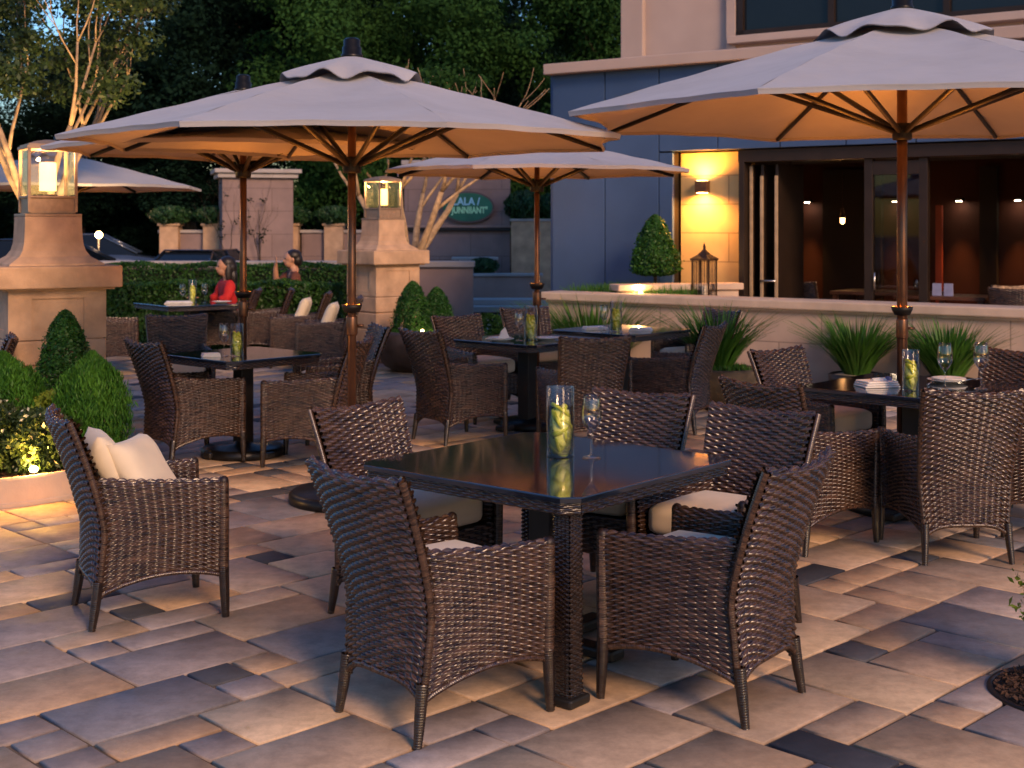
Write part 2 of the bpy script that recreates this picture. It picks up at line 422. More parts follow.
def make_chair():
    t = thing('wicker_armchair', 'x', 'chair')
    TH = .042
    # ---- back
    def Sb(U, V):
        q = 2 * U - 1
        zb = .195 - .055 * q ** 4 ; zt = .868 + .022 * q ** 2
        off, z = wrap_profile(V, zb, zt, .40, TH)
        x = back_x(z, q) + off
        y = q * (back_hw(z) - .0)
        x = x + .020 * np.abs(q) ** 6 * np.clip((z - .5) / .4, 0, 1) * 0
        return np.stack([x, y, z], -1)
    v, f, u = weave_arrays(Sb, 14, 90, flip=-1)
    back = mesh_np('backrest', v, f, M['wicker'], t, uv=u, smooth=True)
    # piping down both rear corners, merged into one edge trim
    for s in (-1, 1):
        zz = np.linspace(.13, .885, 24)
        pts = [(back_x(np.array(z), s * 1.) + .012, s * (back_hw(z) + .004), z) for z in zz]
        v, f, u = wrapped_tube(pts, [.015] * 24, 9)
        mesh_np('edge_trim', v, f, M['wicker'], back, uv=u, smooth=True)
    # ---- arms
    for s in (-1, 1):
        def Sa(U, V, s=s):
            xr, xf = -.262, .268
            zb = .145 + .035 * U + .05 * np.sin(PI * np.clip(U, 0, 1)) ** .8
            zt = .598 + .035 * (1 - U) ** 2
            off, z = wrap_profile(V, zb, zt, .36, TH)
            x = xr + (xf - xr) * U
            xb = back_x(z, 1.) + .02
            x = xb + (xf + .004 * 0 - xb) * U
            y = (.236 + (.285 - .236) * U + .03 * np.clip((z - .1) / .55, 0, 1) * (.6 + .4 * U) + .012 * np.sin(PI * U)) - off
            return np.stack([x, y * s, z], -1)
        v, f, u = weave_arrays(Sa, 14, 70, flip=-s)
        arm = mesh_np('armrest', v, f, M['wicker'], t, uv=u, smooth=True)
        # front face strip of the arm: wrapped post full height
        v, f, u = wrapped_tube([(.272, s * .293, .2), (.272, s * .298, .45), (.270, s * .300, .590)], [.0235, .0235, .023], 10); mesh_np('front_post', v, f, M['wicker'], arm, uv=u, smooth=True)
        # lower arched rail
        us = np.linspace(0, 1, 18)
        pts = []
        for q in us:
            z = .145 + .035 * q + .05 * math.sin(PI * q) ** .8
            xb = float(back_x(np.array(z), 1.)) + .02
            pts.append((xb + (.268 - xb) * q, s * (.236 + .049 * q + .03 * (z - .1) / .55 * (.6 + .4 * q) + .012 * math.sin(PI * q)), z))
        v, f, u = wrapped_tube(pts, [.011] * 18, 8)
        # cap over the arm's front end
        mesh_np('lower_rail', v, f, M['wicker'], arm, uv=u, smooth=True)
        g = MB().ball((.270, s * .300, .590), .0235, 2); g.build('end_cap', M['wicker_plain'], arm)
    # rail under the back
    qs = np.linspace(-1, 1, 18)
    pts = [(float(back_x(np.array(.195 - .055 * q ** 4), q)), q * .238, .195 - .055 * q ** 4) for q in qs]
    v, f, u = wrapped_tube(pts, [.011] * 18, 8)
    mesh_np('lower_rail', v, f, M['wicker'], back, uv=u, smooth=True)
    # ---- front apron under the seat
    def Sf(U, V):
        q = 2 * U - 1; zb = .235 - .03 * q ** 4
        return np.stack([.262 + 0 * U, q * .285, zb + (.405 - zb) * V], -1)
    v, f, u = weave_arrays(Sf, 14, 15, flip=1)
    mesh_np('seat_front', v, f, M['wicker'], t, uv=u, smooth=True)
    MB().box((.0, 0, .385), (.50, .50, .03), bev=.006).build('seat_deck', M['wicker_plain'], t)
    # ---- legs
    for s in (-1, 1):
        v, f, u = wrapped_tube([(.272, s * .293, .22), (.276, s * .296, .09), (.280, s * .298, 0.0)], [.024, .0215, .0165], 10)
        l = mesh_np('leg', v, f, M['wicker_black'], t, uv=u, smooth=True)
        v, f, u = wrapped_tube([(-.275, s * .238, .20), (-.290, s * .243, .09), (-.305, s * .250, 0.0)], [.024, .021, .0155], 10)
        l = mesh_np('leg', v, f, M['wicker_black'], t, uv=u, smooth=True)
    # ---- cushion
    rounded_box('seat_cushion', (.012, 0, .468), (.475, .475, .13), .042, M['cloth_cream'], t, puff=.012)
    return t
M['wicker_plain'] = mat('dark_brown_weave_plain', (.016, .008, .006), .45, noise=(120, .4), bump=(200, .6, .002))
M['frame_tan'] = mat('tan_metal_frame', (.30, .20, .13), .5, .3, noise=(20, .15))
M['lamp_bright'] = mat('lamp_bright', (.9, .7, .5), .5, emit=((1, .75, .5), 14))
M['pendant_glow'] = mat('pendant_glow', (.9, .5, .2), .5, emit=((1, .5, .2), 2.2))
M['added_lamp_disc'] = mat('added_lamp_disc', (.9, .6, .3), .5, emit=((1, .5, .16), 1.5))
LCOL = (1, .28, .03)
SKY_EL, SKY_STR, SUN_STR, EXPOSURE, SUN_ANG, LW = 3.0, .12, .72, 2.3, 16, 70
# ------------------------------------------------------------------ tables
def make_table(size, posts=None, name='dining_table', column=True):
    """centre origin; top at .745"""
    t = thing(name, 'x', 'table'); h = size / 2
    c = .05
    def oct_(a, k): return [(-a + k, -a), (a - k, -a), (a, -a + k), (a, a - k), (a - k, a), (-a + k, a), (-a, a - k), (-a, -a + k)]
    MB().prism(oct_(h, .05), .728, .748, bev=.005).build('tabletop', M['glass_top'], t)
    # woven apron band: horizontal strands round the edge
    per = oct_(h - .012, .05); per.append(per[0])
    P = np.array(per); L = np.concatenate([[0], np.cumsum(np.linalg.norm(np.diff(P, axis=0), axis=1))]); L /= L[-1]
    def Sp(U, V): return np.stack([np.interp(U, L, P[:, 0]), np.interp(U, L, P[:, 1]), .684 + .042 * V], -1)
    v, f, u = weave_arrays(Sp, int(size * 4 / .03), 4, flip=1, per=4, amp=.003)
    mesh_np('woven_apron', v, f, M['wicker_black'], t, uv=u, smooth=True)
    MB().prism(oct_(h - .02, .05), .690, .726).build('frame', M['dark_plinth'], t)
    if column:
        MB().box((0, 0, .37), (.11, .11, .64), bev=.008).build('pedestal', M['dark_plinth'], t)
        b = MB()
        for a in (0, PI / 2):
            b.box((0, 0, .03 if a else .0325), (.66, .085, .045), rot=a, bev=.012)
        b.box((0, 0, .06), (.2, .2, .03), bev=.008)
        b.build('cross_base', M['dark_plinth'], t)
    for (x, y) in (posts or []):
        q = .034
        ring = np.array([(-q, -q), (q, -q), (q, q), (-q, q), (-q, -q)]); Lr = np.array([0, .25, .5, .75, 1.])
        def Sq(U, V):
            k = 1 - .0 * V + .12 * np.clip((.06 - V) / .06, 0, 1)
            return np.stack([x + np.interp(U, Lr, ring[:, 0]) * k, y + np.interp(U, Lr, ring[:, 1]) * k, .03 + .655 * V], -1)
        v, f, u = weave_arrays(Sq, 16, 74, flip=1, per=4, amp=.0022)
        pst = mesh_np('woven_post', v, f, M['wicker_black'], t, uv=u, smooth=True)
        MB().box((x, y, .018), (.112, .112, .036), bev=.01).build('foot', M['dark_plinth'], pst)
    return t

# ------------------------------------------------------------------ umbrella
def make_umbrella(Rr, rim, apex, rot, pole_r=.026, base_r=.38, slider=2.06, vent_r=.44, lampw=0.):
    t = thing('patio_umbrella', 'x', 'umbrella')
    n = 8; ang = [rot + 2 * PI * k / n for k in range(n)]
    NR, NA = 26, 14
    hv = apex - rim
    def surf(r, k, a, dz=0.):       # r 0..1, sector k, a 0..1
        p0 = np.array([math.cos(ang[k]), math.sin(ang[k])]); p1 = np.array([math.cos(ang[(k + 1) % n]), math.sin(ang[(k + 1) % n])])
        p = p0 * (1 - a) + p1 * a
        sagin = 1 - .035 * math.sin(PI * a) * r ** 3
        p = p * Rr * r * sagin
        z = rim + hv * (1 - r ** 1.12) - .035 * math.sin(PI * a) * math.sin(PI * min(1, r * 1.0)) ** 1 * .9 + .012 * math.sin(PI * a) * r ** 4
        z += .0025 * math.sin(PI * a) * math.sin(17 * a + 9 * r + 2.3 * k) * r + .004 * math.sin(31 * r + 5 * k) * math.exp(-((a - .08) / .1) ** 2) + .004 * math.sin(27 * r + 3 * k) * math.exp(-((a - .92) / .1) ** 2)
        return (p[0], p[1], z + dz)
    V, F = [], []
    def sheet(dz, r0=.09, flip=False, radii=None):
        base = len(V)
        for k in range(n):
            b0 = len(V)
            for i in range(NR + 1):
                r = r0 + (1 - r0) * i / NR
                for a in range(NA + 1): V.append(surf(r, k, a / NA, dz))
            for i in range(NR):
                for a in range(NA):
                    q = b0 + i * (NA + 1) + a
                    f = [q, q + 1, q + NA + 2, q + NA + 1]
                    F.append(f[::-1] if flip else f)
    sheet(.0)
    sheet(-.006, flip=True)
    # hem: short hanging band
    for k in range(n):
        b0 = len(V)
        for a in range(NA + 1):
            p = surf(1, k, a / NA)
            V.append(p); V.append((p[0] * .996, p[1] * .996, p[2] - .028))
        for a in range(NA): q = b0 + 2 * a; F.append([q, q + 2, q + 3, q + 1])
    cn = mesh_np('canopy', V, F, M['canopy'], t, smooth=True)
    # wind vent: second small skirt above, wavy edge
    V, F = [], []; NQ = 96
    for j, dz in enumerate((0, -.005)):
        b0 = len(V)
        for i in range(9):
            r = .05 + (vent_r - .05) * i / 8
            for q in range(NQ):
                a = 2 * PI * q / NQ
                wav = (.022 * math.sin(8 * (a - rot) + 1) + .012 * math.sin(13 * a)) * (i / 8) ** 2.5
                V.append((r * math.cos(a), r * math.sin(a), rim + hv * (1 - (r / Rr) ** 1.12) + .085 * (1 - .35 * i / 8) + wav + dz - .03 * (i / 8) ** 4))
        for i in range(8):
            for q in range(NQ):
                c = b0 + i * NQ; F.append([c + q, c + (q + 1) % NQ, c + NQ + (q + 1) % NQ, c + NQ + q])
    mesh_np('vent_skirt', V, F, M['canopy'], t, smooth=True)
    top = apex + .085
    MB().tube([(0, 0, .05), (0, 0, top)], pole_r, 16).build('pole', M['bronze'], t)
    MB().lathe([(.0, .13), (.035, .128), (.052, .115), (.052, .075), (.06, .07), (.06, .03), (.068, .025), (.068, 0), (0, 0)][::-1], 20, (0, 0, top - .02)).build('finial', M['black_metal'], t)
    MB().lathe([(0, 0), (.055, 0), (.058, .02), (.058, .085), (.05, .1), (0, .1)], 18, (0, 0, slider - .05)).build('slider_hub', M['dark_rib'], t)
    MB().lathe([(0, 0), (.05, 0), (.05, .06), (0, .06)], 18, (0, 0, apex - .11)).build('top_hub', M['dark_rib'], t)
    MB().lathe([(0, 0), (.033, 0), (.036, .01), (.036, .11), (.033, .12), (0, .12)], 16, (0, 0, 1.02)).tube([(.03, 0, 1.08), (.075, 0, 1.08)], .008, 8).build('crank_collar', M['bronze'], t)
    if lampw:  # added uplight cup, glowing disc and spots to turn the canopy underside amber
        MB().lathe([(pole_r, 0), (.045, .0), (.06, .03), (.064, .05), (.058, .05), (.052, .032), (pole_r, .02)], 20, (0, 0, 1.16)).build('added_lamp_cup', M['dark_rib'], t)
        MB().lathe([(pole_r + .001, 0), (.052, 0), (.052, .004), (pole_r + .001, .004)], 20, (0, 0, 1.186)).build('added_lamp_disc', M['added_lamp_disc'], t)
        for q in range(4):
            lamp('added_canopy_light', 'SPOT', (.05 * math.cos(q * PI / 2 + .8), .05 * math.sin(q * PI / 2 + .8), 1.205), lampw / 4, LCOL, t, .012, (104, .55), (0, PI - R(47), q * PI / 2 + .8 + PI))
    def on(r, k):       # point just under the cloth along rib k
        z = rim + hv * (1 - r ** 1.12) - .022
        return (Rr * r * math.cos(ang[k]), Rr * r * math.sin(ang[k]), z)
    for k in range(n):
        m = MB()
        pts = [(0.03 * math.cos(ang[k]), .03 * math.sin(ang[k]), apex - .08)] + [on(r, k) for r in (.15, .35, .55, .75, .985)]
        m.tube(pts, [.014] * 6, 6)
        rb = m.build('rib', M['dark_rib'], t)
        m2 = MB(); m2.tube([(.045 * math.cos(ang[k]), .045 * math.sin(ang[k]), slider), on(.52, k)], .017, 6)
        m2.build('strut', M['dark_rib'], rb)
    MB().lathe([(0, 0), (base_r, 0), (base_r + .008, .012), (base_r + .004, .055), (base_r - .02, .07), (.08, .085), (.045, .12), (.04, .28), (.034, .30), (0, .30)], 48).build('base', M['black_metal'], t)
    return t

# ------------------------------------------------------------------ lantern pillar
def square_lathe(mb, prof, c=(0, 0, 0)):
    """prof (half, z): square section sweep, sharp corners"""
    rings = []
    for h, z in prof:
        rings.append([mb.bm.verts.new((c[0] + sx * h, c[1] + sy * h, c[2] + z)) for sx, sy in ((-1, -1), (1, -1), (1, 1), (-1, 1))])
    for i in range(len(prof) - 1):
        for j in range(4): mb.bm.faces.new((rings[i][j], rings[i][(j + 1) % 4], rings[i + 1][(j + 1) % 4], rings[i + 1][j]))
    mb.bm.faces.new(rings[0][::-1]); mb.bm.faces.new(rings[-1])
    return mb
def make_pillar(stone, frame, half=.43):
    t = thing('stone_pillar', 'x', 'pillar')
    b = MB(); z = 0
    for hgt in (.22, .20, .20, .20):
        b.box((0, 0, z + hgt / 2), (2 * half, 2 * half, hgt - .012), bev=.014); z += hgt
    b.box((0, 0, .42), (2 * half - .05, 2 * half - .05, .8))
    # top course with recessed panels on each face
    hz = 1.205 - z
    q = half - .018
    b.box((0, 0, z + hz / 2), (2 * q, 2 * q, hz), bev=.002)
    for s in range(4):
        mt = Matrix.Rotation(s * PI / 2, 4, 'Z')
        def fb(x, zz, w, h2): b.box((0, 0, 0), (w, .02, h2), mtx=mt @ Matrix.Translation((x, -q - .007, zz)))
        w = .46
        e = (2 * half - w) / 2
        fb(-(w + e) / 2 , z + hz / 2, e, hz - .004); fb((w + e) / 2 - .001, z + hz / 2, e - .002, hz - .004)
        fb(0, z + .035, w - .001, .066); fb(0, z + hz - .037, w - .001, .066)
    b.build('shaft', stone, t)
    c = MB(); c.box((0, 0, 1.30), (1.1, 1.1, .17), bev=.012); c.box((0, 0, 1.2095), (.98, .98, .02))
    c.build('cap', stone, t)
    f = MB(); pr = [(.42, 1.3865), (.415, 1.40), (.37, 1.425), (.315, 1.455), (.28, 1.50), (.262, 1.56), (.255, 1.64), (.252, 1.72), (.252, 1.765)]
    square_lathe(f, pr); f.build('flared_neck', stone, t)
    return t
def make_lantern(frame, hh=.225, zt=.55, candle='candle', power=14):
    t = thing('pillar_lantern', 'x', 'lantern')
    m = MB(); m.box((0, 0, .012), (2 * hh + .07, 2 * hh + .07, .022), bev=.004); m.box((0, 0, .085), (2 * hh - .03, 2 * hh - .03, .118)); m.box((0, 0, .155), (2 * hh + .004, 2 * hh + .004, .018), bev=.003)
    for sx in (-1, 1):
        for sy in (-1, 1): m.box((sx * (hh - .012), sy * (hh - .012), zt / 2 + .02), (.026, .026, zt - .03))
    m.box((0, 0, zt - .008), (2 * hh + .02, 2 * hh + .02, .026), bev=.004)
    m.box((0, 0, zt + .012), (2 * hh - .02, 2 * hh - .02, .014))
    square_lathe(m, [(hh - .02, zt + .02), (hh * .55, zt + .045), (.02, zt + .06)])
    m.build('frame', frame, t)
    for s in range(4):
        a = s * PI / 2
        MB().box((0, 0, 0), (2 * hh - .055, .004, zt - .20), mtx=Matrix.Rotation(a, 4, 'Z') @ Matrix.Translation((0, -(hh - .012), (zt + .145) / 2))).build('pane', M['glass'], t)
    k = MB().lathe([(0, 0), (.085, 0), (.09, .012), (.0, .012)], 20, (0, 0, .165)).build('candle_tray', M['dark_rib'], t)
    c = MB().lathe([(0, 0), (.078, 0), (.078, .21), (.07, .225), (0, .222)], 24, (0, 0, .205)).build('candle', M[candle], t)
    lamp('candle_light', 'POINT', (0, -.0, .47), power, (1, .55, .2), t, .05)
    return t

# ------------------------------------------------------------------ leaf clouds
def leaf_cloud(name, C, N, size, m, parent=None, asp=.5, jitter=.9, tint=None, up=0.):
    """C centres (k,3), N outward normals (k,3) or None"""
    k = len(C)
    if N is None: N = rng.normal(size=(k, 3))
    N = N + jitter * rng.normal(size=(k, 3)); N /= np.linalg.norm(N, axis=1, keepdims=True) + 1e-9
    ref = rng.normal(size=(k, 3)); A = np.cross(N, ref)
    if up: A = A / (np.linalg.norm(A, axis=1, keepdims=True) + 1e-9) * (1 - up) + np.array([0, 0, up * 1.3]) + N * up * .4
    A /= np.linalg.norm(A, axis=1, keepdims=True) + 1e-9
    B = np.cross(N, A)
    s = size * (0.6 + .8 * rng.random((k, 1)))
    V = np.stack([C - A * s, C - B * s * asp + N * s * .12, C + A * s, C + B * s * asp + N * s * .12], 1).reshape(-1, 3)
    F = np.arange(4 * k).reshape(-1, 4)
    t = rng.random(k) if tint is None else tint
    return mesh_np(name, V, F, m, parent, color=np.repeat(np.clip(t, 0, 1)[:, None], 3, 1))
def shrub_points(k, rx, h, shape='cone', shell=.35, lump=.10, seed=0):
    r_ = np.random.default_rng(seed)
    z = r_.random(k); a = r_.random(k) * 2 * PI
    if shape == 'cone': prof = np.clip((1 - z) ** .55 * 1.16, 0, 1) * np.clip(z * 9 + .55, 0, 1)
    elif shape == 'egg': prof = np.sqrt(np.clip(1 - (2 * z - .9) ** 2 / 1.25, 0, 1)) * np.clip((1 - z) * 4.5, 0, 1) ** .5
    else: prof = np.sqrt(np.clip(1 - (2 * z - 1) ** 2, 0, 1))
    lum = 1 + lump * (np.sin(5 * a + 7 * z + seed) + np.sin(9 * a - 13 * z + 2 * seed)) * .6
    d = 1 - shell * r_.random(k) ** 1.6; d = np.where(r_.random(k) < .07, 1 + .13 * r_.random(k), d)
    r = prof * lum * d
    C = np.stack([rx * r * np.cos(a), rx * r * np.sin(a), z * h], -1)
    N = np.stack([np.cos(a), np.sin(a), (z - .4) * .9], -1)
    return C, N, d
def make_shrub(name, rx, h, shape, leaf, size, k, seed=0, z0=0., stem=True, asp=.45, lump=.1, jit=.9, up=0.):
    t = thing(name, 'x', 'shrub')
    C, N, d = shrub_points(k, rx, h, shape, seed=seed, lump=lump); C[:, 2] += z0
    leaf_cloud('foliage', C, N, size, leaf, t, asp=asp, jitter=jit, up=up)
    b = MB()
    b.tube([(0, 0, -.02), (.005, 0, z0 + h * .3), (0, .005, z0 + h * .6)], [.022, .016, .006], 8)
    r_ = random.Random(seed)
    for i in range(14):
        a = r_.random() * 6.28; zz = z0 + h * (.1 + .7 * r_.random())
        b.tube([(0, 0, zz * .8), (rx * .6 * math.cos(a), rx * .6 * math.sin(a), zz + .05)], [.006, .002], 5)
    b.build('stem', M['bark_dark'], t)
    return t
def blades(name, k, spread, h, w, m, parent=None, rect=None, droop=.5, seed=1, lean=.5):
    """curved grass blades; each 4 segments"""
    r_ = np.random.default_rng(seed); S = 5
    a = r_.random(k) * 2 * PI
    if rect is None:
        rr = spread * np.sqrt(r_.random(k)) * .35
        bx = rr * np.cos(a); by = rr * np.sin(a); l = lean * (.25 + .9 * r_.random(k))
    else:
        bx = rect[0] * (r_.random(k) - .5); by = rect[1] * (r_.random(k) - .5); l = lean * r_.random(k)
    hh = h * (.55 + .5 * r_.random(k)); ww = w * (.6 + .7 * r_.random(k))
    ts = np.linspace(0, 1, S)
    out = np.stack([np.cos(a), np.sin(a)], -1)
    V = np.zeros((k, S, 2, 3))
    for i, t in enumerate(ts):
        d = l * t * (1 + .5 * t) * hh
        z = hh * (t - droop * l * t ** 2.5)
        cx = bx + out[:, 0] * d; cy = by + out[:, 1] * d
        wd = ww * (1 - t) ** .7 * .5 + .0004
        V[:, i, 0] = np.stack([cx - out[:, 1] * wd, cy + out[:, 0] * wd, z], -1)
        V[:, i, 1] = np.stack([cx + out[:, 1] * wd, cy - out[:, 0] * wd, z + .002], -1)
    idx = np.arange(k * S * 2).reshape(k, S, 2)
    F = np.stack([idx[:, :-1, 0], idx[:, :-1, 1], idx[:, 1:, 1], idx[:, 1:, 0]], -1).reshape(-1, 4)
    t = np.repeat(r_.random(k), S - 1)
    return mesh_np(name, V.reshape(-1, 3), F, m, parent, color=np.repeat(t[:, None], 3, 1))

# ------------------------------------------------------------------ trees
def make_tree(name, H, crown_r, crown_z0, leaf, size, k, seed, multi=1, bark='bark_dark', trunk_r=.25, nclump=60, hole=0., spread=1., skirt=0., clump_r=.26, depth=4, fork=0., tilt=.38):
    r_ = random.Random(seed); nr = np.random.default_rng(seed)
    t = thing(name, 'x', 'tree')
    b = MB(); tips = []
    def branch(p, d, L, r, depth):
        pts = [p]; rad = [r]; q = Vector(p); dd = Vector(d).normalized()
        nseg = 4
        for i in range(nseg):
            dd = (dd + Vector((r_.uniform(-.16, .16), r_.uniform(-.16, .16), r_.uniform(-.02, .12)))).normalized()
            q = q + dd * L / nseg; pts.append(q.copy()); rad.append(r * (1 - .42 * (i + 1) / nseg))
        b.tube(pts, rad, 8 if r > .03 else 5)
        if depth <= 1: tips.append(q.copy())
        elif depth == 2: tips.append(pts[2])
        if depth == 0: return
        for j in range(r_.choice((2, 3))):
            az = r_.random() * 6.28; el = r_.uniform(.35, .85)
            nd = (dd + Vector((math.cos(az), math.sin(az), .15)) * el * spread).normalized()
            branch(pts[-1] if j < 2 else pts[-2], nd, L * r_.uniform(.62, .85), rad[-1] * .78, depth - 1)
    for i in range(multi):
        az = 2 * PI * i / multi + r_.random() * .7
        tl = (tilt * r_.uniform(.7, 1.25) if multi > 1 else .04)
        branch((Vector((.06 * math.cos(az), .06 * math.sin(az), -.05)) * (1 if multi > 1 else 0)) + Vector((0, 0, fork)), (tl * math.cos(az), tl * math.sin(az), 1), (crown_z0 if multi == 1 else (H - fork) * .42), trunk_r, depth if multi == 1 else depth - 1)
    if fork: b.tube([(0, 0, -.05), (.01, 0, fork * .5), (0, 0, fork + .05)], [trunk_r * 2.1, trunk_r * 1.7, trunk_r * 1.6], 10)
    b.build('trunk', M[bark], t)
    # clumps: tips inside + random positions in crown ellipsoid
    cz = (H + crown_z0) / 2; rz = (H - crown_z0) / 2
    ctr = []
    for i in range(nclump):
        a = nr.random() * 2 * PI; u = nr.random() * 2 - 1; rr = nr.random() ** .45
        s = math.sqrt(1 - u * u) * rr
        wid = 1.0 + skirt * (-u) * .5
        ctr.append((crown_r * s * math.cos(a) * wid, crown_r * s * math.sin(a) * wid, cz + rz * u * rr))
    tip = [tuple(x) for x in tips if x.z > crown_z0 * .9]
    r_.shuffle(tip)
    ctr += tip[:nclump]
    ctr = np.array(ctr)
    cr = crown_r * clump_r * (.6 + .8 * nr.random(len(ctr)))
    w = cr ** 2; w /= w.sum()
    ids = nr.choice(len(ctr), size=k, p=w)
    dirs = nr.normal(size=(k, 3)); dirs /= np.linalg.norm(dirs, axis=1, keepdims=True)
    rad = cr[ids] * nr.random(k) ** .5
    C = ctr[ids] + dirs * rad[:, None] * np.array([1, 1, .7])
    C[:, 2] = np.maximum(C[:, 2], .2)
    ct = nr.random(len(ctr))
    leaf_cloud('crown', C, dirs + np.array([0, 0, .4]), size, leaf, t, asp=.55, jitter=.7, tint=np.clip(ct[ids] * .8 + nr.random(k) * .3 - .05, 0, 1))
    return t

# ------------------------------------------------------------------ small table things
def make_vase(r=.052, h=.27, fill=.20, slices=False):
    t = thing('glass_vase', 'x', 'vase')
    MB().lathe([(0, .0), (r, 0), (r, .004), (r, h), (r + .0015, h + .003), (r - .003, h + .003), (r - .004, h), (r - .004, .014), (0, .012)], 32).build('glass', M['glass'], t)
    MB().lathe([(0, .014), (r * .90, .014), (r * .90, fill), (0, fill)], 28).build('water', M['water'], t)
    q_ = random.Random(4); b = MB(); rd_ = MB(); lf = MB()
    for i in range(17):
        z = .03 + i * (fill - .045) / 16; s_ = r * q_.uniform(.76, .86)
        mt = Matrix.Translation((q_.uniform(-.12, .12) * r, q_.uniform(-.12, .12) * r, z)) @ Matrix.Rotation(q_.random() * 6.28, 4, 'Z') @ Matrix.Rotation(q_.uniform(.5, 1.35), 4, 'X')
        k0 = len(b.bm.verts); b.lathe([(0, -.007), (s_ * .9, -.007), (s_ * .9, .007), (0, .007)], 20); b.bm.verts.ensure_lookup_table(); bmesh.ops.transform(b.bm, matrix=mt, verts=b.bm.verts[k0:])
        k0 = len(rd_.bm.verts); rd_.lathe([(s_ * .88, -.006), (s_ * .97, -.0065), (s_, 0), (s_ * .97, .0065), (s_ * .88, .006)], 20); rd_.bm.verts.ensure_lookup_table(); bmesh.ops.transform(rd_.bm, matrix=mt, verts=rd_.bm.verts[k0:])
        if i % 3 == 1:
            a = q_.random() * 6.28; lf.ball((r * .6 * math.cos(a), r * .6 * math.sin(a), z + .01), .014, 1, (.5, .9, .25))
    b.lathe([(0, .02), (r * .66, .022), (r * .74, .06), (r * .66, fill * .45), (r * .76, fill * .7), (r * .62, fill * .93), (0, fill * .97)], 18)
    sl_ = b.build('lemon_slices', M['lemon'], t); rd_.build('rind', M['lemon_rind'], sl_); lf.build('mint_leaves', M['lemon_leaf'], t)
    return t
def make_glass():
    t = thing('wine_glass', 'x', 'wine glass')
    k = 1.0
    prof = [(0, 0), (.036, .001), (.034, .004), (.008, .012), (.0042, .03), (.004, .085), (.006, .098), (.020, .112), (.034, .135), (.0395, .160), (.038, .19), (.033, .225), (.030, .240)]
    inner = [(.0285, .240), (.0315, .225), (.0365, .19), (.038, .160), (.0325, .136), (.018, .114), (.003, .104), (0, .103)]
    MB().lathe(prof + inner, 28).build('bowl_and_stem', M['glass'], t)
    return t
def make_napkin_set(n=2, d=(.20, .13)):
    t = thing('folded_napkin', 'x', 'napkin')
    b = MB()
    for i in range(n): b.box((0, 0, .006 + i * .0125), (d[0] - .012 * i, d[1] - .008 * i, .011), rot=.04 * i, bev=.005)
    b.build('fold', M['napkin'], t)
    return t
def make_plate():
    t = thing('plate', 'x', 'plate')
    MB().lathe([(0, 0), (.06, 0), (.065, .004), (.115, .018), (.118, .021), (.112, .021), (.062, .009), (0, .008)], 36).build('dish', M['white'], t)
    return t

# ------------------------------------------------------------------ people
def skin_mesh(name, verts, edges, radii, m, parent=None, root=0, sub=2, extra=None):
    me = bpy.data.meshes.new(name); me.from_pydata(verts, edges, []); o = bpy.data.objects.new(name, me); COL.objects.link(o)
    md = o.modifiers.new('s', 'SKIN'); md.use_smooth_shade = True; md.branch_smoothing = .6
    ss = o.modifiers.new('u', 'SUBSURF'); ss.levels = sub; ss.render_levels = sub
    sv = me.skin_vertices[0].data
    for i, r in enumerate(radii):
        sv[i].radius = (r, r) if not hasattr(r, '__len__') else r
        sv[i].use_root = (i == root)
    bpy.context.view_layer.update()
    ev = o.evaluated_get(bpy.context.evaluated_depsgraph_get()); nm = bpy.data.meshes.new_from_object(ev)
    bpy.data.objects.remove(o); bpy.data.meshes.remove(me)
    nm.name = name; nm.materials.clear()
    for p in nm.polygons: p.use_smooth = True
    return link(name, nm, m, parent)
def blend(name, objs, m, parent, voxel=.011):
    """several overlapping closed surfaces fused into one continuous skin"""
    bm = bmesh.new()
    for o in objs:
        bm.from_mesh(o.data); me = o.data; bpy.data.objects.remove(o); bpy.data.meshes.remove(me)
    me = bpy.data.meshes.new(name); bm.to_mesh(me); bm.free()
    o = bpy.data.objects.new(name, me); COL.objects.link(o)
    md = o.modifiers.new('r', 'REMESH'); md.mode = 'VOXEL'; md.voxel_size = voxel; md.use_smooth_shade = True
    sm = o.modifiers.new('s', 'SMOOTH'); sm.iterations = 3; sm.factor = .5
    bpy.context.view_layer.update()
    nm = bpy.data.meshes.new_from_object(o.evaluated_get(bpy.context.evaluated_depsgraph_get())); bpy.data.objects.remove(o); bpy.data.meshes.remove(me)
    nm.name = name; nm.materials.clear()
    for p in nm.polygons: p.use_smooth = True
    return link(name, nm, m, parent)
def ell(c, s): return MB().ball(c, 1., 3, s).build('blob', None)
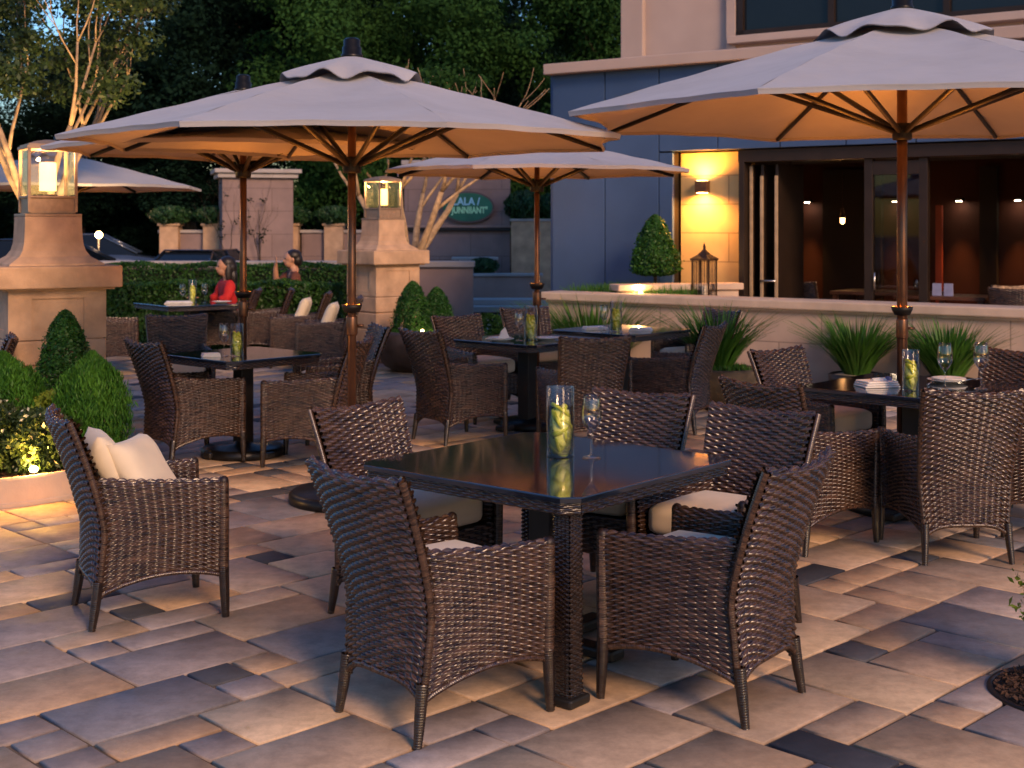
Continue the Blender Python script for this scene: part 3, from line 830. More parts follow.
def make_person(cloth, raised=False):
    """seated, facing +X, seat at z .46"""
    t = thing('person', 'x', 'person')
    P = {}; vs = []; rd = []; es = []
    def v(n, p, r, par=None):
        P[n] = len(vs); vs.append(p); rd.append(r)
        if par: es.append((P[par], P[n]))
    v('pelvis', (0, 0, .56), .125); v('waist', (.0, 0, .70), .112, 'pelvis'); v('chest', (.01, 0, .88), (.15, .12), 'waist'); v('neck0', (.02, 0, 1.0), .068, 'chest')
    v('neck', (.03, 0, 1.08), .055, 'neck0')
    for s, k in ((1, 'l'), (-1, 'r')):
        v('sh' + k, (.01, s * .185, .955), .068, 'chest')
        if raised and s == -1:
            v('el' + k, (.20, s * .22, .80), .052, 'sh' + k); v('wr' + k, (.23, s * .12, 1.02), .034, 'el' + k); v('pa' + k, (.225, s * .09, 1.09), .03, 'wr' + k)
            hx, hy, hz, dx, dz = .225, s * .09, 1.09, .0, 1
        else:
            v('el' + k, (.08, s * .23, .74), .052, 'sh' + k); v('wr' + k, (.30, s * .13, .785), .034, 'el' + k); v('pa' + k, (.365, s * .11, .78), .03, 'wr' + k)
            hx, hy, hz, dx, dz = .365, s * .11, .78, 1, 0
        for i in range(4):
            o = (i - 1.5) * .018; ln = (.065, .078, .072, .058)[i]
            v(f'f{k}{i}a', (hx + dx * .035, hy + o, hz + dz * .035), .0085, 'pa' + k); v(f'f{k}{i}b', (hx + dx * (.035 + ln * .55) , hy + o * 1.1, hz + dz * (.035 + ln * .55) - dx * .004), .0078, f'f{k}{i}a')
            v(f'f{k}{i}c', (hx + dx * (.035 + ln) + dz * .012, hy + o * 1.1, hz + dz * (.035 + ln) - dx * .018), .0065, f'f{k}{i}b')
        v(f't{k}a', (hx + dx * .0 + dz * .01, hy - s * .036, hz + dz * .0), .010, 'pa' + k); v(f't{k}b', (hx + dx * .04, hy - s * .05, hz + dz * .04 - dx * .01), .0085, f't{k}a')
        v('hip' + k, (.05, s * .09, .535), .088, 'pelvis'); v('kn' + k, (.46, s * .11, .52), .062, 'hip' + k); v('an' + k, (.44, s * .11, .10), .040, 'kn' + k)
        v('to' + k, (.57, s * .12, .035), .034, 'an' + k)
    body = skin_mesh('body', vs, es, rd, None, None)
    blend('body', [body, ell((.04, 0, 1.165), (.098, .079, .098)), ell((.078, 0, 1.105), (.060, .056, .072)), ell((.141, 0, 1.125), (.018, .012, .022)), MB().tube([(.0, 0, .97), (.03, 0, 1.12)], [.058, .052], 14).build('blob', None)], M['skin'], t, .0085)
    # clothing: larger radii on torso and sleeves
    names = ['pelvis', 'waist', 'chest', 'neck0', 'shl', 'shr', 'ell', 'elr']
    idx = {n: i for i, n in enumerate(names)}
    cv = [vs[P[n]] for n in names]; cr = [.155, .145, (.17, .14), .082, .085, .085, .07, .07]
    cv[3] = (.012, 0, .975)
    ce = [(0, 1), (1, 2), (2, 3), (2, 4), (2, 5), (4, 6), (5, 7)]
    # short sleeves to just above the wrist
    for k, s in (('l', 1), ('r', -1)):
        w = Vector(vs[P['wr' + k]]); e = Vector(vs[P['el' + k]]); q = e.lerp(w, .45); cv.append(tuple(q)); cr.append(.056); ce.append((idx['el' + k], len(cv) - 1))
    skin_mesh('top', cv, ce, cr, cloth, t)
    lv = [(0, 0, .55)]; lr = [.14]; le = []
    for k, s in (('l', 1), ('r', -1)):
        b0 = len(lv); lv += [(.05, s * .09, .535), (.46, s * .11, .52), (.44, s * .11, .14)]; lr += [.10, .074, .055]; le += [(0, b0), (b0, b0 + 1), (b0 + 1, b0 + 2)]
    skin_mesh('trousers', lv, le, lr, M['trousers'], t)
    sh = MB()
    for s in (1, -1): sh.box((.51, s * .115, .035), (.24, .085, .07), bev=.025)
    sh.build('shoes', M['black_metal'], t)
    hs = [ell((.012, 0, 1.195), (.102, .092, .090)), ell((-.025, 0, 1.14), (.078, .090, .10))]
    if not raised: hs += [ell((-.05, 0, 1.02), (.055, .092, .14)), ell((.02, .078, 1.08), (.04, .022, .12)), ell((-.06, 0, .92), (.045, .08, .11))]
    blend('hair', hs, M['hair'], t, .010)
    for s in (1, -1):
        MB().ball((.128, s * .030, 1.158), .0095, 2).build('eye', M['eye'], t)
        MB().ball((.04, s * .080, 1.145), .024, 2, (.7, .35, 1.1)).build('ear', M['skin'], t)
    MB().ball((.133, 0, 1.085), .02, 2, (.35, 1.1, .3)).build('mouth', M['lip'], t)
    return t

# ------------------------------------------------------------------ car
def make_car(paint):
    """sedan along +X, 4.5 m"""
    t = thing('parked_car', 'x', 'car')
    xs = [-2.25, -2.2, -1.9, -1.3, -.8, -.2, .5, 1.0, 1.5, 2.0, 2.22, 2.27]
    top = [.62, .80, .93, .96, .97, .97, .96, .94, .86, .76, .66, .5]
    hw = [.68, .78, .86, .9, .91, .91, .91, .9, .88, .82, .74, .66]
    bm = bmesh.new(); rings = []
    for x, tp, w in zip(xs, top, hw):
        prof = [(w * .9, .22), (w, .34), (w, tp - .18), (w * .94, tp - .04), (w * .7, tp)]
        ring = [(x, -y, z) for y, z in prof] + [(x, y, z) for y, z in prof[::-1]]
        rings.append([bm.verts.new(p) for p in ring])
    for i in range(len(xs) - 1):
        for j in range(10):
            f = bm.faces.new((rings[i][j], rings[i][(j + 1) % 10], rings[i + 1][(j + 1) % 10], rings[i + 1][j])); f.smooth = True
    bm.faces.new(rings[0]); bm.faces.new(rings[-1][::-1]); bmesh.ops.recalc_face_normals(bm, faces=bm.faces)
    me = bpy.data.meshes.new('body'); bm.to_mesh(me); bm.free(); link('body', me, paint, t)
    # greenhouse (glass) + roof
    g = MB(); A = [(-1.75, .93, .80), (-1.05, 1.36, .62), (.25, 1.40, .62), (1.15, .95, .78)]
    ra = [[g.bm.verts.new((x, -w, z)), g.bm.verts.new((x, w, z))] for x, z, w in A]
    rb = [[g.bm.verts.new((x, -w0, .9)), g.bm.verts.new((x, w0, .9))] for (x, z, w), w0 in zip(A, (.80, .86, .86, .78))]
    for i in range(3):
        g.bm.faces.new((ra[i][0], ra[i][1], ra[i + 1][1], ra[i + 1][0]))
        for s in (0, 1): g.bm.faces.new((ra[i][s], ra[i + 1][s], rb[i + 1][s], rb[i][s]))
    g.build('windows', M['car_glass'], t)
    r = MB(); r.box((-.4, 0, 1.395), (1.42, 1.24, .045), bev=.02)
    for s in (-1, 1):
        r.tube([(.27, s * .62, 1.40), (1.17, s * .78, .95)], .028, 6); r.tube([(-1.07, s * .62, 1.37), (-1.78, s * .79, .94)], .032, 6); r.tube([(-.35, s * .64, 1.385), (-.3, s * .86, .94)], .025, 6)
    r.build('roof', paint, t)
    for x in (-1.38, 1.4):
        for s in (-1, 1):
            mt = Matrix.Translation((x, s * .80, .32)) @ Matrix.Rotation(PI / 2, 4, 'X')
            w = MB().lathe([(.2, -.09), (.3, -.1), (.32, -.06), (.32, .06), (.3, .1), (.2, .09)], 28); bmesh.ops.transform(w.bm, matrix=mt, verts=w.bm.verts)
            wo = w.build('wheel', M['tyre'], t)
            w = MB().lathe([(0, -.085), (.205, -.085), (.205, .085), (0, .085)], 20); bmesh.ops.transform(w.bm, matrix=mt, verts=w.bm.verts); w.build('rim', M['chrome'], wo)
    for s in (-1, 1):
        MB().box((2.20, s * .58, .62), (.12, .26, .12), bev=.03).build('headlight', M['chrome'], t)
        MB().box((-2.22, s * .6, .72), (.1, .26, .13), bev=.03).build('tail_light', M['red_lens'], t)
    return t
# ================================================================== SCENE
# ------------------------------------------------------------------ ground
def plane(name, x0, x1, y0, y1, z, m):
    o = mesh_np(name, [(x0, y0, z), (x1, y0, z), (x1, y1, z), (x0, y1, z)], [[0, 1, 2, 3]], m); tag(o, kind='structure'); return o
plane('ground', -300, 300, -100, 500, -.03, M['asphalt'])
grout = mat('grout', (.24, .175, .12), .95, noise=(1.1, .9, 3), bump=(200, .5, .003))
plane('patio_bed', -13, 13, -1, 24.5, -.014, grout)

def paver_material():
    m = bpy.data.materials.new('flagstone'); m.use_nodes = True
    nt = m.node_tree; N = nt.nodes; L = nt.links; b = N['Principled BSDF']
    a = N.new('ShaderNodeAttribute'); a.attribute_name = 'tint'
    tc = N.new('ShaderNodeTexCoord')
    n = N.new('ShaderNodeTexNoise'); n.inputs['Scale'].default_value = 2.2; n.inputs['Detail'].default_value = 8; n.inputs['Roughness'].default_value = .62
    L.new(tc.outputs['Object'], n.inputs['Vector'])
    mr = N.new('ShaderNodeMapRange'); mr.inputs[1].default_value = .3; mr.inputs[2].default_value = .7; mr.inputs[3].default_value = .74; mr.inputs[4].default_value = 1.24
    L.new(n.outputs['Fac'], mr.inputs[0])
    vm = N.new('ShaderNodeVectorMath'); vm.operation = 'SCALE'; L.new(a.outputs['Color'], vm.inputs[0]); L.new(mr.outputs[0], vm.inputs['Scale'])
    ns = N.new('ShaderNodeTexNoise'); ns.inputs['Scale'].default_value = 9; ns.inputs['Detail'].default_value = 10; ns.inputs['Roughness'].default_value = .75; L.new(tc.outputs['Object'], ns.inputs['Vector'])
    ms = N.new('ShaderNodeMapRange'); ms.inputs[1].default_value = .36; ms.inputs[2].default_value = .60; ms.inputs[3].default_value = .72; ms.inputs[4].default_value = 1.06; L.new(ns.outputs['Fac'], ms.inputs[0])
    v2 = N.new('ShaderNodeVectorMath'); v2.operation = 'SCALE'; L.new(vm.outputs[0], v2.inputs[0]); L.new(ms.outputs[0], v2.inputs['Scale'])
    L.new(v2.outputs[0], b.inputs['Base Color'])
    r = N.new('ShaderNodeMapRange'); r.inputs[1].default_value = .3; r.inputs[2].default_value = .7; r.inputs[3].default_value = .6; r.inputs[4].default_value = .9
    L.new(n.outputs['Fac'], r.inputs[0]); L.new(r.outputs[0], b.inputs['Roughness'])
    n2 = N.new('ShaderNodeTexNoise'); n2.inputs['Scale'].default_value = 14; n2.inputs['Detail'].default_value = 8; n2.inputs['Roughness'].default_value = .7
    mp = N.new('ShaderNodeMapping'); mp.inputs['Scale'].default_value = (1, 2.2, 1); L.new(tc.outputs['Object'], mp.inputs[0]); L.new(mp.outputs[0], n2.inputs['Vector'])
    bp = N.new('ShaderNodeBump'); bp.inputs['Strength'].default_value = .6; bp.inputs['Distance'].default_value = .0035
    L.new(n2.outputs['Fac'], bp.inputs['Height']); L.new(bp.outputs[0], b.inputs['Normal'])
    return m
def build_pavers():
    cell = .195; th = R(45); ca, sa = math.cos(th), math.sin(th)
    n = 170; occ = np.zeros((n, n), bool); rr = random.Random(11)
    V, F, Cc = [], [], []
    sizes = [(2, 2)] * 3 + [(3, 2)] * 4 + [(2, 3)] * 3 + [(2, 1)] * 3 + [(1, 2)] * 2 + [(1, 1)] * 2
    tan = [(.44, .29, .175), (.47, .31, .18), (.39, .255, .155), (.49, .35, .22), (.42, .295, .195)]
    mau = [(.31, .245, .21), (.35, .28, .235), (.28, .23, .21), (.40, .315, .26)]
    slate = [(.055, .058, .07), (.08, .08, .09), (.045, .048, .06)]
    bl = [(.19, .18, .185), (.22, .20, .20)]
    for i in range(n):
        for j in range(n):
            if occ[i, j]: continue
            rr.shuffle(sizes)
            for w, h in sizes:
                if i + w <= n and j + h <= n and not occ[i:i + w, j:j + h].any(): break
            else: w = h = 1
            occ[i:i + w, j:j + h] = True
            x0, x1 = (i - n / 2) * cell, (i - n / 2 + w) * cell; y0, y1 = (j - n / 2) * cell, (j - n / 2 + h) * cell
            g = .0085; c = .004; z = rr.uniform(-.0015, .0015)
            cx, cy = (x0 + x1) / 2, (y0 + y1) / 2
            wx, wy = cx * ca - cy * sa, cx * sa + cy * ca + 11
            if abs(wx) > 12.5 or wy < -.8 or wy > 24.2: continue
            jit = [(rr.uniform(-.004, .004), rr.uniform(-.004, .004)) for _ in range(4)]
            tl = (rr.uniform(-.0005, .0005), rr.uniform(-.0005, .0005))
            b0 = len(V)
            cs = [(x0, y0), (x1, y0), (x1, y1), (x0, y1)]; sg = [(1, 1), (-1, 1), (-1, -1), (1, -1)]
            for lev, (ins, zz) in enumerate(((g, -.013), (g, z - .004), (g + c, z))):
                for q in range(4):
                    px = cs[q][0] + sg[q][0] * ins + jit[q][0]; py = cs[q][1] + sg[q][1] * ins + jit[q][1]
                    V.append((px * ca - py * sa, px * sa + py * ca + 11, zz + (tl[0] * sg[q][0] + tl[1] * sg[q][1] if lev else 0)))
            for lev in (0, 4):
                for q in range(4):
                    F.append([b0 + lev + q, b0 + lev + (q + 1) % 4, b0 + lev + 4 + (q + 1) % 4, b0 + lev + 4 + q])
            F.append([b0 + 8, b0 + 9, b0 + 10, b0 + 11])
            warm_light = .5 + .5 * math.tanh((wx + .2) * .6)  # warm light on the right side painted in as a growing share of tan stones
            u = rr.random()
            if w * h <= 2 and rr.random() < (.34 if w * h == 1 else .10): col = rr.choice(slate)
            elif u < .06: col = rr.choice(bl)
            elif u < .06 + .45 * (1 - warm_light) + .10: col = rr.choice(mau)
            else: col = rr.choice(tan)
            k = rr.uniform(.98, 1.26) if sum(col) > .4 else rr.uniform(.85, 1.1); Cc += [tuple(min(.66, x * k) for x in col)] * 9
    o = mesh_np('patio_paving', V, F, paver_material(), color=Cc); tag(o, kind='structure')
build_pavers()

# ------------------------------------------------------------------ main table
CH_GROUP = 'wicker armchairs around the dining tables'
T0 = make_table(1.04, posts=[(-.44, -.44), (.44, .44)])
T0.location = (.147, 5.41, 0); T0.rotation_euler = (0, 0, R(49.5)); T0.scale = (1.06, 1.06, 1)
# local (-.44,-.44) under 48 deg -> direction (.0,-.62): the near corner
tag(T0, 'glossy black front table with woven posts, one vase and one wine glass', 'table', 'dark square dining tables')
proto = make_chair()
proto['group'] = CH_GROUP
used = [False]
def chair(x, y, deg, label, z=0., cat='chair', group=CH_GROUP, s=1.):
    o = proto if not used[0] else copy_tree(proto)
    used[0] = True
    o.location = (x, y, z); o.rotation_euler = (0, 0, R(deg)); o['label'] = label; o['category'] = cat; o['group'] = group
    o.scale = (s * .95, s * .89, s)
    return o
chair(-.24, 4.70, 42, 'brown wicker armchair with its back to the camera, near left of the front table')
chair(.69, 4.86, 143, 'brown wicker armchair at the front right of the nearest table, seen from behind')
chair(-.43, 5.82, -43, 'brown wicker armchair beyond the left corner of the nearest table, tan cushion showing')
chair(.44, 6.20, -121, 'wicker armchair facing the camera right behind the wine glass on the nearest table')
chair(.87, 5.64, -130, 'wicker armchair facing the camera beyond the right corner of the nearest table')
chair(-1.60, 5.92, 27, 'empty wicker armchair standing alone at the left with two cream scatter pillows on it')
# table A group
chair(-2.30, 9.62, 42, 'wicker armchair at the middle left table, right beside the conifer shrubs')
chair(-1.45, 9.60, 172, 'side on wicker armchair just left of the nearest umbrella pole at the middle left table')
chair(-1.42, 10.65, 200, 'dark wicker armchair behind the nearest umbrella pole, far right corner of the middle left table')
chair(-2.92, 11.75, -72, 'wicker armchair facing the camera between the middle left table and the far hedge table')
# table B group
chair(-4.62, 15.5, 15, 'wicker armchair beside the large lantern pillar with a pink tinted cushion')
chair(-3.20, 17.0, 188, 'bluish wicker armchair right of the woman in red, against the clipped hedge')
chair(-2.60, 16.1, 182, 'far wicker armchair with a cream pillow, left one of the pair before the hedge')
chair(-2.12, 15.1, 178, 'far wicker armchair with a cream pillow, right one of the pair before the hedge')
chair(-2.94, 18.55, 180, 'wicker armchair under the dark haired person behind the front hedge')
chair(-3.62, 16.98, 182, 'wicker armchair in which the woman in red sits')
# table D group
chair(-.42, 10.62, 38, 'wicker armchair standing in front of the bronze pot, left of the centre tables')
chair(.52, 10.1, 103, 'wicker armchair seen from behind, straight behind the tall vase on the nearest table')
chair(1.33, 11.15, 152, 'wicker armchair at the right of the centre tables beside the mossy pot')
chair(1.70, 12.65, -150, 'blue lit wicker armchair back showing at the far right corner of the centre tables')
chair(-.27, 11.75, -52, 'wicker armchair behind the left centre table, its back showing over the plates')
chair(.30, 12.85, -62, 'wicker armchair behind both centre tables, next to the umbrella pole')
# table C group
chair(1.58, 7.20, 40, 'wicker armchair left of the right hand table, its back half hiding the cushion seat')
chair(2.27, 6.98, 93, 'tall backed wicker armchair turned square away from the camera at the right hand table')
chair(1.98, 8.50, -50, 'wicker armchair behind the left corner of the right hand table, below the wall planting')
chair(3.02, 8.42, -138, 'navy shaded wicker armchair behind the wine glasses of the right hand table')
chair(3.02, 7.42, 158, 'wicker armchair cut off by the right edge with a cushion showing')
chair(-4.03, 9.66, 200, 'dark wicker armchair at the far left in front of the large stone pillar')

# scatter pillows
def pillow(x, y, z, rz, tilt, label, s=.40, m=None, cat='pillow', group='cream scatter pillows on the wicker armchairs', thick=.13):
    bm = bmesh.new(); bmesh.ops.create_grid(bm, x_segments=14, y_segments=14, size=.5)
    top = list(bm.verts)
    def f(v, sgn):
        a, b = v.co.x * 2, v.co.y * 2
        pinch = 1 - .07 * (1 - a * a) * abs(b) ** 3 - .0
        px = v.co.x * s * (1 - .06 * (1 - (b) ** 2) * abs(a) ** 4); py = v.co.y * s * (1 - .06 * (1 - a ** 2) * abs(b) ** 4)
        h = thick / 2 * ((1 - a ** 4) * (1 - b ** 4)) ** .55 * (1 + .06 * math.sin(5 * a + x * 3) * math.cos(4 * b + y))
        return Vector((px, py, sgn * h))
    r = bmesh.ops.duplicate(bm, geom=bm.verts[:] + bm.edges[:] + bm.faces[:])
    bot = [g for g in r['geom'] if isinstance(g, bmesh.types.BMVert)]
    for v in bot: v.co = f(v, -1)
    for v in top: v.co = f(v, 1)
    bmesh.ops.reverse_faces(bm, faces=[g for g in r['geom'] if isinstance(g, bmesh.types.BMFace)])
    bmesh.ops.remove_doubles(bm, verts=bm.verts, dist=1e-4)
    for fc in bm.faces: fc.smooth = True
    me = bpy.data.meshes.new('scatter_pillow'); bm.to_mesh(me); bm.free()
    o = link('scatter_pillow', me, m or M['cloth_pillow'])
    o.matrix_world = Matrix.Translation((x, y, z)) @ Matrix.Rotation(R(rz), 4, 'Z') @ Matrix.Rotation(R(tilt), 4, 'Y')
    return tag(o, label, cat, group)
# chair alone at left: centre (-1.60,5.92) facing 27
def at_chair(cx, cy, deg, fx, fy): a = R(deg); return cx + fx * math.cos(a) - fy * math.sin(a), cy + fx * math.sin(a) + fy * math.cos(a)
x, y = at_chair(-1.60, 5.92, 27, -.165, .04); pillow(x, y, .625, 24, 66, 'cream square pillow leaning on the backrest of the lone armchair, behind the other pillow', .38)
x, y = at_chair(-1.60, 5.92, 27, -.03, -.035); pillow(x, y, .605, -8, 58, 'cream square pillow standing in front of the other on the lone armchair', .37)
pillow(-2.52, 16.1, .66, 180, 68, 'small cream pillow on the left one of the paired chairs before the hedge', .36)
pillow(-2.06, 15.1, .66, 180, 68, 'small cream pillow on the right one of the paired chairs before the hedge', .36)

# ------------------------------------------------------------------ other tables (one design)
TA = make_table(.86); TA.location = (-1.99, 9.9, 0); TA.rotation_euler = (0, 0, R(48)); tag(TA, 'dark table around an umbrella pole at the middle left, one vase on it', 'table', 'dark square dining tables')
def tcopy(x, y, label, s=1., rz=48):
    t = copy_tree(TA); t.location = (x, y, 0); t.rotation_euler = (0, 0, R(rz)); t['label'] = label; t.scale = (s, s, 1); return t
tcopy(-3.92, 16.35, 'dark table near the hedge at which the woman in red sits', 1.25, 40)
tcopy(.13, 11.2, 'dark table at the centre, left of two, with stacked white plates and a vase', 1.08)
tcopy(1.0, 12.2, 'dark table at the centre, right of two, with white napkins beside its vase', 1.1)
tcopy(2.40, 7.92, 'dark table under the large right hand umbrella with two wine glasses', 1.22)

# ------------------------------------------------------------------ umbrellas
UG = 'square cut patio umbrellas'; UG = 'cream patio umbrellas over the tables'
u = make_umbrella(1.74, 2.215, 2.66, R(-90 + 22.5), slider=2.07, lampw=LW); u.location = (-.988, 8.25, 0)
tag(u, 'cream patio umbrella in front at left centre, standing on a round black base', 'umbrella', UG)
u = make_umbrella(1.42, 2.255, 2.62, R(-90 + 22.5), slider=2.10, vent_r=.4, base_r=.3, lampw=LW * .6); u.location = (-1.99, 9.9, 0)
tag(u, 'cream patio umbrella half hidden behind the front one, its pole through the middle left table', 'umbrella', UG)
u = make_umbrella(2.05, 2.35, 2.92, R(-90 - 35), slider=2.26, pole_r=.031, vent_r=.52, base_r=.34, lampw=LW * 2); u.location = (2.34, 8.02, 0)
tag(u, 'largest cream patio umbrella, over the right hand table before the restaurant doors', 'umbrella', UG)
u = make_umbrella(1.32, 2.15, 2.43, R(-90 + 22.5), slider=2.03, vent_r=.34, base_r=.3, pole_r=.022, lampw=LW * .6); u.location = (.21, 11.25, 0)
tag(u, 'small cream patio umbrella over the two centre tables', 'umbrella', UG)
u = make_umbrella(1.62, 2.12, 2.50, R(-90 + 30), slider=2.02, vent_r=.3, base_r=.3, lampw=LW * .6); u.location = (-5.05, 14.9, 0)
tag(u, 'cream patio umbrella behind the large lantern pillar at the far left', 'umbrella', UG)

# ------------------------------------------------------------------ tableware
V0 = make_vase(.0575, .285, .205); V0.location = (.199, 5.50, .748)
VG = 'glass vases of lemon on the tables'
tag(V0, 'clear glass cylinder with lemon slices on the nearest table', 'vase', VG)
def vase(x, y, label, r=1., h=1.):
    c = copy_tree(V0); c.location = (x, y, .748); c.scale = (r, r, h); c['label'] = label
vase(-2.00, 9.72, 'glass cylinder with lemon slices on the middle left table in front of an umbrella pole', .82, .82)
vase(-3.92, 16.4, 'glass cylinder with lemon slices on the far table near the woman in red', .85, .98)
vase(.155, 11.08, 'glass cylinder with lemon slices on the left centre table', 1.0, .98)
vase(.93, 11.95, 'glass cylinder with lemon slices on the right centre table', .95, .95)
vase(2.29, 7.68, 'glass cylinder with lemon slices at the big umbrella pole on the right hand table', .82, .82)
G0 = make_glass(); G0.location = (.325, 5.46, .748); G0.scale = (1.1, 1.1, 1.08)
GG = 'wine glasses on the tables'
tag(G0, 'empty wine glass beside the vase on the nearest table', 'wine glass', GG)
def glass_(x, y, label, s=1.):
    c = copy_tree(G0); c.location = (x, y, .748); c.scale = (s, s, s); c['label'] = label
glass_(-2.09, 9.70, 'wine glass left of the vase on the middle left table')
glass_(-3.98, 16.15, 'wine glass left of the vase on the far table with the woman in red')
glass_(-3.76, 16.35, 'wine glass between the vase and the woman in red on the far table')
glass_(.06, 11.0, 'wine glass left of the vase on the left centre table')
glass_(.82, 11.92, 'wine glass left of the vase on the right centre table')
glass_(2.50, 7.72, 'wine glass nearer the umbrella pole on the right hand table, left of the plate', 1.13)
glass_(2.72, 7.75, 'wine glass right of the white plate on the right hand table', 1.13)
PG = 'white plates on the tables'
P0 = make_plate(); P0.location = (.0, 11.0, .748); tag(P0, 'white plate under another at the left edge of the left centre table', 'plate', PG)
P0.location = (-.10, 10.98, .748)
def plate(x, y, label, z=.748, s=1.):
    c = copy_tree(P0); c.location = (x, y, z); c.scale = (s, s, 1); c['label'] = label; return c
plate(-.10, 10.99, 'smaller white plate on top of another on the left centre table', .7565, .82)
plate(.29, 11.1, 'white plate right of the vase on the left centre table')
plate(2.63, 8.08, 'lower white plate between the wine glasses on the right hand table')
plate(2.64, 8.085, 'upper white plate between the wine glasses on the right hand table', .7565, .85)
plate(-3.55, 16.35, 'white plate in front of the woman in red', .748, 1.0)
NG = 'folded napkins on the tables'
N0 = make_napkin_set(3, (.22, .17)); N0.location = (2.15, 7.88, .748); N0.rotation_euler = (0, 0, R(10)); tag(N0, 'stack of folded white cloths at the left of the right hand table', 'napkin', NG)
def nap(x, y, rz, label, s=1.):
    c = copy_tree(N0); c.location = (x, y, .748); c.rotation_euler = (0, 0, R(rz)); c.scale = (s, s, .7); c['label'] = label
nap(-2.18, 9.68, 20, 'folded white napkin left of the glass on the middle left table', .6)
nap(.76, 12.2, 10, 'folded white napkin left of the glass on the right centre table', 1.)
nap(1.16, 12.05, -12, 'folded white napkin right of the vase on the right centre table', .95)
nap(-4.05, 16.25, 10, 'white cloth laid left of the vase on the far table', 1.5)
t = thing('rolled_napkin', 'rolled blue and white napkin on the stack of cloths at the right hand table', 'napkin', (2.17, 7.88, .786), R(15))
MB().lathe([(0, -.05), (.014, -.05), (.016, 0), (.014, .05), (0, .05)], 16).build('roll', M['napkin'], t).rotation_euler = (0, PI / 2, 0)
MB().ball((.05, 0, .004), .022, 2, (1.2, .9, .8)).build('blue_wrap', M['napkin_blue'], t)
t = thing('folded_napkin', 'small white napkin folded upright on the stacked plates of the left centre table', 'napkin', (-.07, 10.99, .772), R(20))
b = MB(); b.extr([(-.045, 0), (.045, 0), (.01, .085), (-.02, .06)], .02, Matrix.Rotation(PI / 2, 4, 'X')); b.build('fold', M['napkin'], t)
for (x, y, rz, lab) in ((2.50, 7.98, 60, 'steel fork left of the plates on the right hand table'), (2.72, 7.93, 35, 'steel knife lying across the plate rim on the right hand table')):
    t = thing('fork' if 'fork' in lab else 'knife', lab, 'cutlery', (x, y, .756 if 'fork' in lab else .781), R(rz))
    b = MB(); b.tube([(-.09, 0, 0), (-.02, 0, .003), (.03, 0, .004)], [.005, .003, .003], 6)
    b.build('handle', M['chrome'], t)
    b = MB()
    if 'fork' in lab:
        b.box((.045, 0, .004), (.03, .022, .003), bev=.001)
        for q in (-1.5, -.5, .5, 1.5): b.tube([(.058, q * .006, .004), (.09, q * .006, .007)], .0012, 4)
        b.build('tines', M['chrome'], t)
    else:
        b.box((.065, 0, .004), (.08, .014, .002), bev=.0008); b.build('blade', M['chrome'], t)
# ------------------------------------------------------------------ lantern pillars
LG = 'square lanterns on the stone pillars'
pl = make_pillar(M['stone'], M['stone']); pl.location = (-3.68, 10.6, 0); pl.rotation_euler = (0, 0, R(31)); pl.scale = (.85, .85, 1); pl['group'] = 'stone lantern pillars'
pl['label'] = 'large tan stone pillar with a flared neck behind the conifer shrubs at the left'
la = make_lantern(M['frame_tan'], candle='candle', power=9); la.location = (-3.68, 10.6, 1.765); la.rotation_euler = (0, 0, R(31)); la.scale = (.83, .83, 1); tag(la, 'square glass lantern with a lit candle on top of the large left pillar', 'lantern', LG)
p2 = copy_tree(pl); p2.scale = (.76, .76, 1); p2.location = (-1.62, 16.8, 0); p2['label'] = 'pinkish stone pillar with a flared neck beside the bronze pot of small cones'; p2.rotation_euler = (0, 0, R(40))
l2 = copy_tree(la); l2.location = (-1.62, 16.8, 1.765); l2.rotation_euler = (0, 0, R(40)); l2['label'] = 'square glass lantern with a lit candle on the farther pillar among pale branches'
l2.scale = (.76, .76, .9)

# ------------------------------------------------------------------ planting bed at left
bedp = [(-5.4, 7.7), (-4.6, 7.6), (-3.7, 7.72), (-3.05, 7.98), (-2.72, 8.28), (-2.58, 8.62), (-2.60, 8.98), (-2.78, 9.30), (-2.95, 9.75), (-3.12, 9.98), (-3.32, 9.72), (-3.46, 9.30), (-3.8, 9.08), (-4.6, 8.98), (-5.4, 9.0)]
def offset_poly(P, d):
    out = []; n = len(P)
    for i in range(n):
        a, b, c = Vector(P[i - 1]), Vector(P[i]), Vector(P[(i + 1) % n])
        n1 = Vector(((b - a).y, -(b - a).x)).normalized(); n2 = Vector(((c - b).y, -(c - b).x)).normalized()
        m = (n1 + n2); m = m / max(.4, m.length_squared) * 2 if m.length > 0 else n1
        out.append(tuple(b - m * d * .5 * 1.0))
    return out
def smooth_poly(P, it=2):
    for _ in range(it):
        Q = []
        for i in range(len(P)):
            a, b = np.array(P[i]), np.array(P[(i + 1) % len(P)])
            Q += [tuple(a * .75 + b * .25), tuple(a * .25 + b * .75)]
        P = Q
    return P
bp_ = smooth_poly(bedp); inn = offset_poly(bp_, .09)
t = thing('planter_bed', 'curved low tan stone planting bed with shrubs and a small glowing light', 'planter')
m = MB(); n = len(bp_)
prof = [(0., 0., 0), (0., .022, 0), (.012, .03, 0), (.012, .165, 0), (.02, .178, 0), (.075, .178, 0), (.085, .165, 0), (.085, .10, 0)]
rings = []
for k, (d, z, _) in enumerate(prof):
    pp = offset_poly(bp_, d); rings.append([m.bm.verts.new((x, y, z)) for x, y in pp])
for k in range(len(prof) - 1):
    for i in range(n):
        m.bm.faces.new((rings[k][i], rings[k][(i + 1) % n], rings[k + 1][(i + 1) % n], rings[k + 1][i]))
m.build('stone_edge', M['stone_pale'], t)
sp_ = offset_poly(bp_, .07); sm = MB(); vs_ = [sm.bm.verts.new((x, y, .135)) for x, y in sp_]; sm.bm.faces.new(vs_)
sm.build('soil', M['soil'], t)
r_ = np.random.default_rng(3); kk = 5000
